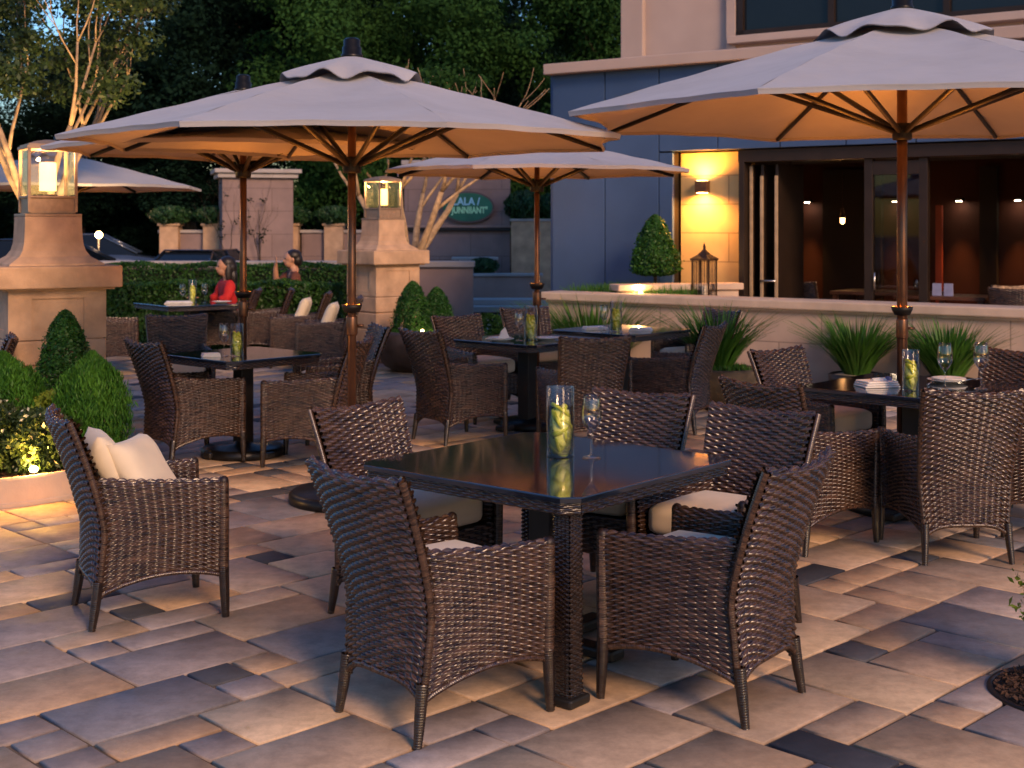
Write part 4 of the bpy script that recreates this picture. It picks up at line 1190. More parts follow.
C = np.stack([r_.uniform(-5.2, -2.65, kk), r_.uniform(7.7, 9.2, kk), r_.uniform(.137, .15, kk)], -1)
C = C[(C[:, 1] > 7.85 + .9 * np.clip(C[:, 0] + 3.6, 0, 1) ** 1.6)]
leaf_cloud('bark_mulch', C, np.tile([0, 0, 1.], (len(C), 1)), .02, mat('mulch', (.07, .035, .02), .9, noise=(80, .5)), t, jitter=.4)

def put(o, x, y, z, label, cat='shrub', group=None, rz=0., s=1.):
    o.location = (x, y, z); o.rotation_euler = (0, 0, R(rz)); o.scale = s if isinstance(s, tuple) else (s, s, s); tag(o, label, cat, group); return o
CS = 'clipped conical shrubs'
put(make_shrub('conical_shrub', .265, .96, 'cone', M['leaf_box'], .0135, 16000, 3), -3.19, 9.55, .13, 'dark green conical shrub directly before the large left pillar', group=CS)
cy = put(make_shrub('upright_conifer', .222, .72, 'egg', M['leaf_cypress'], .024, 17000, 4, asp=.2, lump=.16, up=.6), -2.78, 8.86, .13, 'bright green feathery conifer at the right end of the planting bed', group='feathery conifers in the planting bed')
cy.scale = (1, 1, 1)
c2 = copy_tree(cy); c2.location = (-3.42, 8.98, .13); c2.scale = (1.15, 1.15, .98); c2.rotation_euler = (0, 0, 2); c2['label'] = 'bright green feathery conifer at the left end of the planting bed'
put(make_shrub('loose_shrub', .20, .42, 'round', M['leaf_lime'], .019, 3800, 5, lump=.25, jit=1.4), -3.08, 9.0, .16, 'loose yellow green bush between the two feathery conifers')
fl = make_shrub('flowering_shrub', .26, .40, 'round', M['leaf_olive'], .022, 3600, 6, lump=.3, jit=1.4)
C, N, d = shrub_points(90, .27, .42, 'round', shell=.1, seed=9); leaf_cloud('blossom', C, N, .018, M['petal'], fl)
put(fl, -3.02, 8.46, .13, 'low bush with small pale flowers lit by the ground light')
g2 = copy_tree(fl); g2.location = (-3.38, 8.42, .13); g2.rotation_euler = (0, 0, 1.5); g2.scale = (1.1, 1.1, 1.2); g2['label'] = 'low bush with small pale flowers, farther left than the ground light'
t = thing('ground_spotlight', 'small glowing spotlight set at the front of the planting bed', 'light', (-2.93, 8.19, .15))
MB().lathe([(0, 0), (.03, 0), (.03, .035), (.026, .04), (0, .04)], 16).build('housing', M['black_metal'], t)
MB().ball((0, 0, .055), .026, 2, (1, 1, .8)).build('lens', M['spot_glow'], t)
lamp('spot_bulb', 'POINT', (0, -.06, .15), 4, (1, .47, .10), t, .03)

# tree pit at right
t = thing('tree_pit', 'round dark mulch pit cut in the paving at the lower right corner', 'planter', (2.03, 4.84, 0))
MB().lathe([(.275, -.01), (.275, .010), (.29, .012), (.295, .004), (.295, -.01)], 48).build('rim', M['dark_plinth'], t)
MB().lathe([(0, .012), (.15, .012), (.275, .007), (.275, -.01)], 48).build('soil', M['soil'], t)
kk = 1600; a = rng.random(kk) * 2 * PI; rr = .265 * np.sqrt(rng.random(kk))
leaf_cloud('bark_mulch', np.stack([rr * np.cos(a), rr * np.sin(a), .012 + .012 * rng.random(kk)], -1), np.tile([0, 0, 1.], (kk, 1)), .012, bpy.data.materials['mulch'], t, jitter=.5)
pp = make_shrub('leafy_plant', .17, .42, 'round', M['leaf_lime'], .016, 2200, 21, lump=.35, jit=1.4, z0=.12)
put(pp, 2.06, 4.88, .01, 'lime green leafy plant growing from the round pit at the right edge', 'plant')

# ------------------------------------------------------------------ potted shrubs in the middle
t = thing('plant_pot', 'wide round bronze pot holding two clipped cones beside the farther pillar', 'pot', (-1.12, 15.6, 0))
MB().lathe([(0, 0), (.24, 0), (.36, .06), (.45, .18), (.485, .32), (.47, .44), (.44, .475), (.41, .475), (.42, .43), (.0, .42)], 40).build('bowl', M['bowl'], t)
MB().lathe([(0, .44), (.3, .435), (.418, .425), (.418, .40), (0, .40)], 30).build('soil', M['soil'], t)
g = blades('ground_cover', 900, .42, .09, .008, M['leaf_grass'], None, rect=(.62, .55), seed=5); g.parent = t; g.location = (0, 0, .43)
cs1 = put(make_shrub('conical_shrub', .235, .60, 'cone', M['leaf_box'], .016, 9000, 13), -1.16, 15.62, .44, 'clipped green cone in the bronze pot, left one of two', group=CS)
cs2 = copy_tree(cs1); cs2.location = (-.90, 15.95, .40); cs2.scale = (.95, .95, .93); cs2.rotation_euler = (0, 0, 2.2); cs2['label'] = 'clipped green cone behind the bronze pot, right one of two'
t = thing('plant_pot', 'bronze pot mostly hidden behind the chair back, under the right clipped cone', 'pot', (-.88, 15.98, 0))
MB().lathe([(0, 0), (.14, 0), (.19, .1), (.22, .4), (.20, .42), (.18, .38), (0, .37)], 30).build('bowl', M['bowl'], t)
MB().lathe([(0, .40), (.19, .395), (.19, .36), (0, .36)], 24).build('soil', M['soil'], t)
t = thing('pot_light', 'tiny lit uplight on the rim of the bronze pot', 'light', (-1.02, 15.22, .45))
MB().lathe([(0, 0), (.02, 0), (.02, .03), (0, .03)], 12).build('housing', M['black_metal'], t)
MB().ball((0, 0, .04), .02, 2).build('lens', M['lamp_warm'], t)
lamp('pot_bulb', 'POINT', (0, -.02, .09), .6, (1, .6, .3), t, .02)
lb = put(make_shrub('leafy_shrub', .40, .72, 'round', M['leaf_mid'], .03, 3500, 31, lump=.3, jit=1.3), -.28, 14.6, .0, 'loose dark green bush behind the left centre table')
lb2 = copy_tree(lb); lb2.location = (.02, 15.4, 0); lb2.scale = (.8, .8, .8); lb2['label'] = 'smaller loose dark bush behind the centre umbrella pole'

# ------------------------------------------------------------------ hedges
def hedge(name, label, x0, x1, y, depth, h, k, seed, rz=0.):
    t = thing(name, label, 'hedge', ((x0 + x1) / 2, y, 0), rz, 'clipped box hedges')
    r_ = np.random.default_rng(seed); L = x1 - x0
    # surface points: top, front, ends
    n1 = int(k * .42); n2 = int(k * .45); n3 = k - n1 - n2
    j = lambda n: r_.random(n)
    wob = lambda x, z: .03 * np.sin(x * 5 + seed) + .02 * np.sin(x * 13 + z * 9)
    x = (j(n1) - .5) * L; yy = (j(n1) - .5) * depth; C1 = np.stack([x, yy, h - .05 * j(n1) ** 2 + wob(x, yy) * .8], -1); N1 = np.tile([0, 0, 1.], (n1, 1))
    x = (j(n2) - .5) * L; z = j(n2) * h; C2 = np.stack([x, -depth / 2 + .06 * j(n2) + wob(x, z), z], -1); N2 = np.tile([0, -1., .2], (n2, 1))
    s = np.sign(j(n3) - .5); z = j(n3) * h; yb = (j(n3) - .5) * depth; C3 = np.stack([s * L / 2, yb, z], -1); N3 = np.stack([s, 0 * s, .2 + 0 * s], -1)
    leaf_cloud('foliage', np.concatenate([C1, C2, C3]), np.concatenate([N1, N2, N3]), .026, M['leaf_box2'], t, jitter=.8)
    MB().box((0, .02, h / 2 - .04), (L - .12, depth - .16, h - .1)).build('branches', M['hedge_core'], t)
    return t
M['leaf_box2'] = leaf_mat('hedge_leaves', (.008, .036, .007), (.045, .13, .018), scale=2.2)
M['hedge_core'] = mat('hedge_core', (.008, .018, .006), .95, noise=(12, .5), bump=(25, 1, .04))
hedge('clipped_hedge', 'front row clipped green hedge behind the woman in red', -6.6, -2.3, 17.75, .7, .93, 30000, 1)
hedge('clipped_hedge', 'back row clipped green hedge in front of the parked cars', -9.5, -2.1, 20.9, .8, 1.09, 30000, 2)

# people
w = make_person(M['red']); w.location = (-3.60, 16.98, 0); w.rotation_euler = (0, 0, R(205)); w.scale = (1.06, 1.12, 1.02); tag(w, 'long haired person in a red top seated at the far table, forearms on it', 'person')
w2 = make_person(M['rust'], raised=True); w2.location = (-2.98, 18.35, 0.06); w2.rotation_euler = (0, 0, R(200)); w2.scale = (1.06, 1.12, 1.02); tag(w2, 'dark haired person in brown sitting behind the front hedge with a hand raised', 'person')
# ------------------------------------------------------------------ street side
t = thing('garden_wall', 'long low wall with a pale flat coping behind the hedges', 'wall', (-7.2, 24.2, 0))
MB().box((0, 0, .47), (13, .28, .94)).build('masonry', M['stone_wall'], t)
MB().box((0, 0, .995), (13.05, .42, .11), bev=.015).build('coping', M['concrete'], t)
car = make_car(M['car']); car.location = (-9.7, 28.0, 0); tag(car, 'dark sedan parked side on behind the low wall, left one', 'car', 'cars parked behind the wall')
car2 = make_car(M['car']); car2.location = (-6.35, 27.9, 0); car2.rotation_euler = (0, 0, R(78)); car2.scale = (.85, .85, .85); tag(car2, 'small dark car parked end on before the posts of the back wall', 'car', 'cars parked behind the wall')
car3 = make_car(M['car_blue']); car3.location = (-10.6, 33.5, 0); car3.rotation_euler = (0, 0, R(12)); car3.scale = (1.05,) * 3; tag(car3, 'blue grey car parked under the trees, the farthest one', 'car', 'cars parked behind the wall')
t = thing('post_light', 'small round globe light glowing beyond the parked dark car', 'lamp', (-9.55, 30.9, 0))
MB().tube([(0, 0, 0), (0, 0, 1.38)], .03, 8).build('post', M['black_metal'], t)
MB().ball((0, 0, 1.47), .085, 2).build('globe', M['lamp_warm'], t)
lamp('globe_light', 'POINT', (0, -.15, 1.47), 12, (1, .6, .3), t, .08)

# back boundary: posts, planters, pillar
def wallseg(name, label, x0, x1, y, th, z0, z1, m, cap=None, cat='wall', group=None):
    t = thing(name, label, cat, ((x0 + x1) / 2, y, 0), 0, group)
    MB().box((0, 0, (z0 + z1) / 2), (x1 - x0, th, z1 - z0), bev=.008).build('masonry', m, t, uvbox=0.)
    if cap: MB().box((0, 0, z1 + cap[1] / 2 + .001), (x1 - x0 + 2 * cap[0], th + 2 * cap[0], cap[1]), bev=.012).build('coping', M['concrete'], t)
    return t
BP = 'stone posts topped with clipped planting'
def post(x, y, label, h=1.68, w=.42):
    t = thing('wall_post', label, 'post', (x, y, 0), 0, BP)
    MB().box((0, 0, h / 2), (w, w, h), bev=.01).build('masonry', M['stone'], t)
    MB().box((0, 0, h + .031), (w + .08, w + .08, .06), bev=.012).build('coping', M['stone'], t)
    return t
hb = None
def box_shrub(x, y, z, label, sx=1., sz=1.):
    global hb
    if hb is None:
        hb = make_shrub('clipped_shrub', .46, .42, 'round', M['leaf_forest2'], .04, 2600, 41, lump=.12); o = hb
    else: o = copy_tree(hb)
    o.location = (x, y, z); o.scale = (sx, sx, sz); tag(o, label, 'shrub', 'rounded shrubs on the posts'); return o
M['leaf_forest2'] = leaf_mat('dark_clipped_leaves', (.010, .034, .012), (.035, .10, .028), scale=3)
wallseg('boundary_wall', 'panelled boundary wall between the far posts left of the tall pillar', -7.9, -5.2, 30.15, .3, 0, 1.52, M['grey_courses'], (.04, .07))
wallseg('boundary_wall', 'panelled boundary wall between the tall pillar and the lantern pillar', -4.72, -2.45, 30.15, .3, 0, 1.52, M['grey_courses'], (.04, .07))
for x, l in ((-7.65, 'far stone post with a clipped shrub, leftmost beside the parked cars'), (-6.68, 'far stone post with a clipped shrub, just left of the tall pillar'), (-4.98, 'far stone post just right of the tall pillar'), (-3.98, 'far stone post left of the nearer umbrella pole and lantern pillar')):
    post(x, 30.0, l); box_shrub(x, 30.0, 1.70, 'rounded clipped shrub on ' + l.replace('far stone post', 'the far post').replace(' with a clipped shrub', ''))
t = thing('tall_pillar', 'tall broad stone gate pillar with a flat cap, beyond the hedges', 'pillar', (-5.68, 29.6, 0), R(16))
MB().box((0, 0, 1.36), (1.52, 1.2, 2.72), bev=.01).build('shaft', M['grey_courses'], t, uvbox=R(0))
MB().box((0, 0, 2.77), (1.72, 1.4, .1), bev=.015).box((0, 0, 2.87), (1.86, 1.54, .09), bev=.015).build('cap', M['concrete'], t)
sw = wallseg('sign_wall', 'tall pinkish stone wall that carries the oval green sign', -2.42, -.04, 30.2, .4, 0, 3.05, M['grey_courses'], (.06, .1))
MB().box((0, -.24, 1.6), (2.4, .09, .07), bev=.01).build('moulding', M['dark_rib'], sw)
MB().box((0, -.225, 1.665), (2.46, .13, .05), bev=.01).build('ledge', M['stone_wall'], sw)
wallseg('planter_wall', 'brownish stone pilaster wall right of the green sign', -.02, 1.25, 29.95, .5, 0, 1.78, M['stone'], (.03, .06))
b_ = box_shrub(.30, 29.95, 1.82, 'dark clipped shrub on the pilaster wall right of the green sign', 1.0, 1.5)
b_ = box_shrub(.98, 29.95, 1.82, 'dark clipped shrub on the pilaster wall behind the centre umbrella pole', .95, 1.4)
wallseg('low_wall', 'low stone wall with pale coping in front of the sign wall', -1.25, -.35, 28.9, .3, 0, .94, M['stone_wall'], (.05, .07))
wallseg('low_wall', 'low stepped stone wall right of the iron railing', -1.12, .6, 28.2, .3, 0, .62, M['stone_wall'], (.05, .06))
box_shrub(-.62, 28.5, .66, 'dark clipped shrub in the low walls beneath the green sign', .7, .8)
t = thing('iron_railing', 'black iron railing panel beside the farther lantern pillar', 'fence', (-1.56, 28.0, 0))
b = MB(); b.box((0, 0, .94), (.9, .05, .06)); b.box((0, 0, .12), (.86, .03, .05)); b.build('rails', M['black_metal'], t)
for i in range(8):
    MB().tube([(-.42 + i * .12, 0, .02), (-.42 + i * .12, 0, .92)], .024 if i % 7 else .04, 6).build('bar', M['black_metal'], t)
t = thing('garden_steps', 'two low stone steps right of the iron railing', 'steps', (-.1, 26.6, 0))
MB().box((0, 0, .055), (2.2, 1.2, .11), bev=.01).build('tread', M['concrete'], t); MB().box((0, .25, .1655), (2.2, .7, .11), bev=.01).build('tread', M['concrete'], t)

# oval sign
t = thing('oval_sign', 'oval green sign with pale blue and mint lettering on the stone wall', 'sign', (-.99, 29.93, 2.10))
def oval(a, b, n=48): return [(a * math.cos(2 * PI * i / n), b * math.sin(2 * PI * i / n)) for i in range(n)]
MF = Matrix.Rotation(PI / 2, 4, 'X')
m = MB(); m.extr(oval(.595, .355), .06, MF); m.build('rim', M['sign_rim'], t)
m = MB(); m.extr(oval(.555, .318), .075, MF); m.build('face', M['sign_green'], t)
def text(s, x, z, size, m, parent, sx=1., bold=.0, y=-.078):
    cu = bpy.data.curves.new('lettering', 'FONT'); cu.body = s; cu.size = size; cu.extrude = .004; cu.align_x = 'CENTER'; cu.offset = bold
    o = bpy.data.objects.new('lettering', cu); COL.objects.link(o); bpy.context.view_layer.update()
    me = bpy.data.meshes.new_from_object(o.evaluated_get(bpy.context.evaluated_depsgraph_get())); bpy.data.objects.remove(o)
    me.name = 'lettering'; me.materials.clear()
    me.transform(Matrix.Diagonal((sx, 1, 1, 1))); me.transform(Matrix.Rotation(PI / 2, 4, 'X'))
    q = link('lettering', me, m, parent); q.location = (x, y, z); return q
text('LALA /', -.03, .05, .23, M['sign_blue'], t, .92, .008)
text('"JUNNIIANT"', .02, -.135, .20, M['sign_mint'], t, .74, .008)

# bare dark saplings before the tall pillar
def sapling(x, y, h, seed, label):
    tr = make_tree('bare_sapling', h, .38, h * .45, M['leaf_forest'], .03, 160, seed, multi=1, bark='bark_dark', trunk_r=.03, nclump=8, depth=4, spread=.9)
    tr.location = (x, y, 0); tag(tr, label, 'tree', 'bare dark saplings before the tall pillar'); return tr
sapling(-6.02, 28.6, 2.1, 61, 'bare dark sapling before the tall pillar, left of the umbrella pole')
sapling(-5.40, 28.7, 2.0, 62, 'bare dark sapling before the tall pillar, right of the umbrella pole')

# ------------------------------------------------------------------ restaurant building (local: x along the front, y into it)
B = thing('restaurant_building', 'restaurant building with blue panels, sand coloured wall and wide open dark doors', 'building', (1.9, 16.9, 0), math.atan2(-.572, .82))
# blue panels
MB().box((-.77, .13, 1.84), (1.80, .13, 3.68)).build('panel_backing', M['black_metal'], B)
MB().box((4.6, .18, 3.15), (8.9, .24, 1.04)).build('fascia_backing', M['black_metal'], B)
MB().box((-1.63, 1.63, 1.84), (.06, 2.85, 3.68)).build('side_backing', M['black_metal'], B)
xs_ = [-1.67, -.85, -.055]
for i in range(2): 
    MB().box(((xs_[i] + xs_[i + 1]) / 2, .035, 1.85), (xs_[i + 1] - xs_[i] - .014, .05, 3.69), bev=.004).build('blue_panel', M['blue_panel'], B)
MB().box((.045, .035, 1.31), (.186, .05, 2.60), bev=.004).build('blue_panel', M['blue_panel'], B)
x0 = -.055
for i in range(10):
    MB().box((x0 + .41, .035, 3.163), (.806, .05, 1.064), bev=.004).build('blue_panel', M['blue_panel'], B); x0 += .82
for i in range(4): MB().box((-1.69, .035 + .4 + i * .8, 1.85), (.05, .786, 3.69), bev=.004).build('blue_panel', M['blue_panel'], B)
MB().box((3.22, 1.2, 3.765), (9.86, 2.7, .14), bev=.012).build('parapet_cap', M['stucco'], B)
# sand wall with sconce
MB().box((.575, .40, 1.31), (.88, .3, 2.60)).build('sand_wall', M['yellow_courses'], B, uvbox=0.)
# door surround
f = MB(); f.box((4.6, .20, 2.545), (7.2, .22, .15), bev=.006); f.box((1.045, .20, 1.28), (.075, .22, 2.40), bev=.006); f.box((8.3, .2, 1.28), (.3, .22, 2.4)); f.build('door_frame', M['door_frame'], B)
MB().box((4.6, .2, .05), (7.2, .3, .1)).build('threshold', M['concrete'], B)
for x, pale in ((1.12, 'door_pale'), (1.26, 'door_pale'), (1.45, 'door_pale')):
    d = MB().box((x, .62, 1.27), (.04, .78, 2.34), bev=.004).build('folded_door', M['door_frame'], B)
    MB().box((x, .215, 1.27 - (.06 if x > 1.2 else 0)), (.036, .025, 2.30 - (.12 if x > 1.2 else 0)), bev=.003).build('edge', M[pale], d)
    if x > 1.2 and x < 1.3: MB().tube([(x - .02, .18, 1.02), (x + .2, .18, 1.02)], .011, 8).build('handle', M['chrome'], d)
d = MB(); d.box((2.62, .2, 1.28), (.10, .09, 2.38), bev=.005); d.box((3.26, .2, 1.28), (.10, .09, 2.38), bev=.005); d.box((2.94, .2, 2.36), (.54, .085, .16), bev=.005); d.box((2.94, .2, .22), (.54, .085, .2), bev=.005)
d = d.build('glass_door', M['door_frame'], B)
MB().box((2.94, .2, 1.3), (.55, .012, 1.97)).build('pane', M['pane'], d)
MB().tube([(2.70, .14, .95), (2.70, .14, 1.15)], .01, 8).tube([(2.70, .14, 1.0), (2.70, .19, 1.0)], .006, 6).build('handle', M['chrome'], d)
# interior shell
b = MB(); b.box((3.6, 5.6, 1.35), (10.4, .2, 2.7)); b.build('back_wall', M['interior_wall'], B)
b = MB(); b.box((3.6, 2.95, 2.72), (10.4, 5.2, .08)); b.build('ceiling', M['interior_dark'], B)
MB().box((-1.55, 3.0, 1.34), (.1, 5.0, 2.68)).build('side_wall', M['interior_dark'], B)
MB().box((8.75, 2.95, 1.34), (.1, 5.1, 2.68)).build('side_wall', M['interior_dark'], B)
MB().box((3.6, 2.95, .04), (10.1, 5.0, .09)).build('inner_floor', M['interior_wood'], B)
for x, w_ in ((.45, .95), (3.75 - 1.2, .25), (3.6, .5), (5.7, 2.6)): MB().box((x, 5.44, 1.3), (w_, .12, 2.55)).build('shade_panel', M['interior_dark'], B)  # shade between the downlights, put in as dark boards on the wall
MB().box((1.82, 5.40, 1.05), (.10, .05, 1.9)).build('door_casing', mat('red_trim', (.25, .05, .03), .6, noise=(6, .1)), B)
# upper storey
u = MB(); u.box((3.03, 4.3, 5.9), (8.70, 6, 4.1)); u.build('upper_wall', M['stucco'], B)
u = MB(); u.box((-1.145, 1.28, 5.9), (.35, .12, 4.1), bev=.01); u.build('pilaster', M['stucco'], B); u = MB(); u.box((.36, 1.27, 5.9), (.14, .10, 4.1), bev=.01); u.build('window_casing', M['stucco'], B)
u = MB(); u.box((.5, 1.262, 5.0), (.08, .1, 1.6)); u.box((3.4, 1.262, 4.225), (5.9, .1, .07));
for x in (1.75, 3.2, 4.7, 6.3): u.box((x, 1.262, 5.05), (.08, .1, 1.58))
u.box((3.4, 1.262, 5.85), (5.9, .1, .07))
u.build('window_frame', M['door_frame'], B)
MB().box((3.42, 1.285, 5.03), (5.78, .03, 1.56)).build('window_glass', M['car_glass'], B)
MB().box((3.4, 1.21, 4.135), (6.1, .2, .1), bev=.01).build('window_sill', M['stucco'], B)

def loc(x, y, z=0.):
    a = math.atan2(-.572, .82); return (1.9 + x * math.cos(a) - y * math.sin(a), 16.9 + x * math.sin(a) + y * math.cos(a), z)
AB = math.atan2(-.572, .82)
# sconce
t = thing('wall_sconce', 'small brown box lamp throwing light up and down the sand coloured wall', 'wall lamp', loc(.47, .18, 2.18), AB)
MB().box((0, 0, 0), (.165, .10, .15), bev=.006).box((0, .055, 0), (.06, .03, .06)).build('shade', mat('sconce_shade', (.10, .045, .02), .5, .3, noise=(20, .3)), t)
MB().box((0, 0, .0765), (.12, .07, .004)).box((0, 0, -.0765), (.12, .07, .004)).build('lamp_glow', M['lamp_warm'], t)
lamp('upper_beam', 'SPOT', (0, -.11, .06), 30, (1, .40, .075), t, .02, (165, .9), (PI, 0, 0))
lamp('lower_beam', 'SPOT', (0, -.11, -.06), 30, (1, .40, .075), t, .02, (165, .9), (0, 0, 0))

# front terrace wall
t = thing('terrace_wall', 'long pale stone terrace wall with a flat projecting cap below the open doors', 'wall', loc(0, 0), AB)
MB().box((3.55, -1.58, .40), (8.3, .26, .80)).build('masonry', M['wall_courses'], t, uvbox=0.)
MB().box((3.55, -1.58, .861), (8.42, .42, .10), bev=.018).box((3.55, -1.58, .80), (8.32, .33, .03), bev=.005).build('cap', M['stone_pale'], t)
t = thing('planter_wall', 'short light capped planter wall running from the terrace wall corner back to the doors', 'wall', loc(0, 0), AB)
an = math.atan2(1.3, 1.0)
MB().box((.62, -.78, .46), (1.52, .2, .92), rot=an).build('masonry', M['stone_pale'], t)
MB().box((.62, -.78, .965), (1.62, .30, .08), rot=an, bev=.015).build('cap', M['stone_pale'], t)
t = thing('end_wall', 'short end wall of the grass bed beside the blue panels', 'wall', loc(0, 0), AB)
MB().box((-.50, -.68, .38), (.2, 1.5, .76)).build('masonry', M['stone_pale'], t)
t = thing('grass_bed', 'raised bed of short bright grass before the blue panels', 'planter', loc(0, 0), AB)
m = MB(); m.prism([(-.4, -1.44), (-.02, -1.44), (1.0, -.12), (1.0, -.03), (-.4, -.03)], .2, .80); m.build('soil', M['soil'], t)
g = blades('grass', 5200, 0, .24, .012, M['leaf_grass'], None, rect=(1.45, 1.3), seed=8, lean=.7); g.parent = t; g.location = (.16, -.74, .78); g['kind'] = 'stuff'
t = thing('stone_ledge', 'low ledge inside the terrace wall on which the metal lantern stands', 'ledge', loc(0, 0), AB)
m = MB(); m.prism([(.22, -1.44), (2.0, -1.44), (2.0, -.02), (1.35, -.02)], .0, .75); m.build('block', M['stone_pale'], t)
t = thing('ground_spotlight', 'tiny glowing uplight on the ledge behind the terrace wall cap', 'light', loc(.42, -1.30, .75), AB)
MB().lathe([(0, 0), (.03, 0), (.03, .11), (.026, .12), (0, .12)], 14).build('housing', M['black_metal'], t)
MB().ball((0, 0, .145), .03, 2).build('lens', M['lamp_warm'], t)
lamp('spot_bulb', 'POINT', (0, -.04, .24), 2.2, (1, .6, .2), t, .03)
# metal cage lantern
t = thing('metal_lantern', 'dark metal cage lantern with a pointed top against the sand coloured wall', 'lantern', loc(.93, -.68, .75), AB)
b = MB(); b.box((0, 0, .015), (.24, .24, .03)); b.box((0, 0, .545), (.25, .25, .03), bev=.004)
square_lathe(b, [(.115, .56), (.06, .60), (.04, .625), (.012, .66), (.012, .70), (.002, .74)])
for sx in (-1, 1):
    for sy in (-1, 1): b.box((sx * .105, sy * .105, .28), (.016, .016, .53))
b.build('frame', M['rust_metal'], t)
b = MB()
for s in range(4):
    for i in range(6):
        p = Matrix.Rotation(s * PI / 2, 4, 'Z') @ Vector((-.08 + i * .032, -.106, 0)); b.tube([(p.x, p.y, .03), (p.x, p.y, .53)], .0035, 5)
b.build('cage_bars', M['rust_metal'], t)
MB().lathe([(0, 0), (.04, 0), (.04, .2), (0, .2)], 16, (0, 0, .03)).build('candle', M['cloth_pillow'], t)
# topiary
tp = make_shrub('topiary', .285, .74, 'cone', M['leaf_box'], .022, 8000, 51, z0=.28, lump=.12); MB().tube([(0, 0, 0), (0, 0, .4)], .022, 8).build('trunk', M['bark_dark'], tp)
put(tp, *loc(.13, -.42, .80), 'cone shaped topiary on a short stem in the grass bed', 'topiary')
# ornamental grasses
def grass_clump(x, y, z, h, spread, k, seed, label, s=1.):
    t = thing('ornamental_grass', label, 'plant', (x, y, z), 0, 'spiky green plants along the terrace wall')
    blades('blades', k, spread, h, .030, M['leaf_grass'], t, seed=seed, lean=.62, droop=.36); return t
t = thing('plant_pot', 'mossy round stone pot left of the right hand table', 'pot', (1.97, 12.45, 0))
MB().lathe([(0, 0), (.2, 0), (.30, .08), (.345, .22), (.34, .35), (.31, .375), (.29, .36), (.0, .35)], 36).build('bowl', M['mossy'], t)
g = blades('moss', 700, 0, .07, .01, M['leaf_grass'], None, rect=(.45, .45), seed=9); g.parent = t; g.location = (0, 0, .35)
grass_clump(1.93, 12.5, .36, .66, .34, 420, 71, 'spiky green plant growing from the mossy pot')
def dish(x, y, label):
    t = thing('plant_pot', label, 'pot', (x, y, 0))
    MB().lathe([(0, 0), (.2, 0), (.27, .12), (.28, .22), (.26, .23), (.25, .2), (0, .2)], 30).build('bowl', M['dark_plinth'], t)
    MB().lathe([(0, .225), (.2, .22), (.25, .205), (.25, .19), (0, .19)], 24).build('gravel', M['gravel'], t)
dish(3.42, 13.25, 'dark pot topped with pale gravel behind the left of the right hand table'); grass_clump(3.42, 13.25, .22, .66, .36, 480, 72, 'spiky green plant in the gravel topped pot left of the big umbrella pole')
dish(4.17, 12.80, 'dark pot hidden by the wine glasses of the right hand table'); grass_clump(4.17, 12.80, .22, .64, .36, 480, 73, 'spiky green plant against the terrace wall right of the big umbrella pole')
grass_clump(.92, 15.15, .0, .98, .5, 900, 74, 'large bright grass clump at the corner of the terrace wall')

# interior furniture
def inside(x, y, deg, label, group='chairs inside the dark restaurant'):
    lx, ly, _ = loc(x, y); chair(lx, ly, deg + math.degrees(AB), label, z=.085, group=group); return lx, ly
inside(1.40, 1.5, 80, 'dim chair inside the open doors holding a patterned cushion'); lx, ly, lz = loc(1.37, 1.27, .80)
M['pattern'] = mat('patterned_fabric', (.33, .22, .14), .9, noise=(28, .8, 1), bump=(300, .3, .001))
pillow(lx, ly, lz, 55, 66, 'beige patterned cushion glimpsed in the doorway left of the glass door', .40, M['pattern'], group=None)
inside(3.95, 1.4, 100, 'dim chair inside the restaurant at the right edge of the doorway'); lx, ly, lz = loc(3.93, 1.18, .82)
pillow(lx, ly, lz, 75, 66, 'gold patterned cushion inside the restaurant at the right edge', .40, M['pattern'], group=None)
def itable(x, y, sx, sy, label):
    lx, ly, _ = loc(x, y); t = thing('wood_table', label, 'table', (lx, ly, .085), AB, 'wooden tables inside the restaurant')
    MB().box((0, 0, .73), (sx, sy, .045), bev=.008).build('tabletop', M['interior_wood'], t)
    for a in (-1, 1):
        for c in (-1, 1): MB().box((a * (sx / 2 - .06), c * (sy / 2 - .06), .354), (.06, .06, .706)).build('leg', M['interior_wood'], t)
itable(2.15, 2.2, 1.3, .8, 'reddish wood table inside, behind the glass door'); itable(3.1, 1.6, 1.1, .8, 'dark table inside the restaurant with two bluish napkins')
for x, l in ((3.02, 'left of two bluish napkins folded upright on the dark table inside'), (3.16, 'right of two bluish napkins folded upright on the dark table inside')):
    lx, ly, _ = loc(x, 1.45); t = thing('folded_napkin', l, 'napkin', (lx, ly, .838), AB, 'bluish napkins inside the restaurant')
    b = MB(); b.extr([(-.055, 0), (.055, 0), (.05, .15), (-.05, .15)], .03, Matrix.Rotation(PI / 2, 4, 'X')); b.build('fold', mat('lilac_cloth', (.35, .36, .55), .9, noise=(20, .1)), t)
for x, l in ((2.55, 'wine glass on the wood table inside just right of the umbrella pole'), (2.35, 'wine glass on the wood table inside behind the glass door')):
    lx, ly, _ = loc(x, 2.1); glass_(lx, ly, l, 1.1)
IL = 'small downlights inside the restaurant'
for x, l in ((-.28, 'small downlight inside, left above the pendant'), (1.15, 'small downlight inside seen through the glass door'), (2.13, 'small downlight inside right of the glass door'), (2.98, 'small downlight inside at the right edge')):
    t = thing('wall_downlight', l, 'light', loc(x, 5.36, 2.06), AB, IL)
    MB().box((0, .05, .02), (.10, .14, .04), bev=.006).build('housing', M['black_metal'], t)
    MB().lathe([(0, -.004), (.042, -.004), (.042, .002), (0, .002)], 16).build('lens', M['lamp_bright'], t)
    lamp('beam', 'SPOT', (0, -.03, -.02), 60, (1, .38, .10), t, .02, (64, .95), (R(-14), 0, 0))
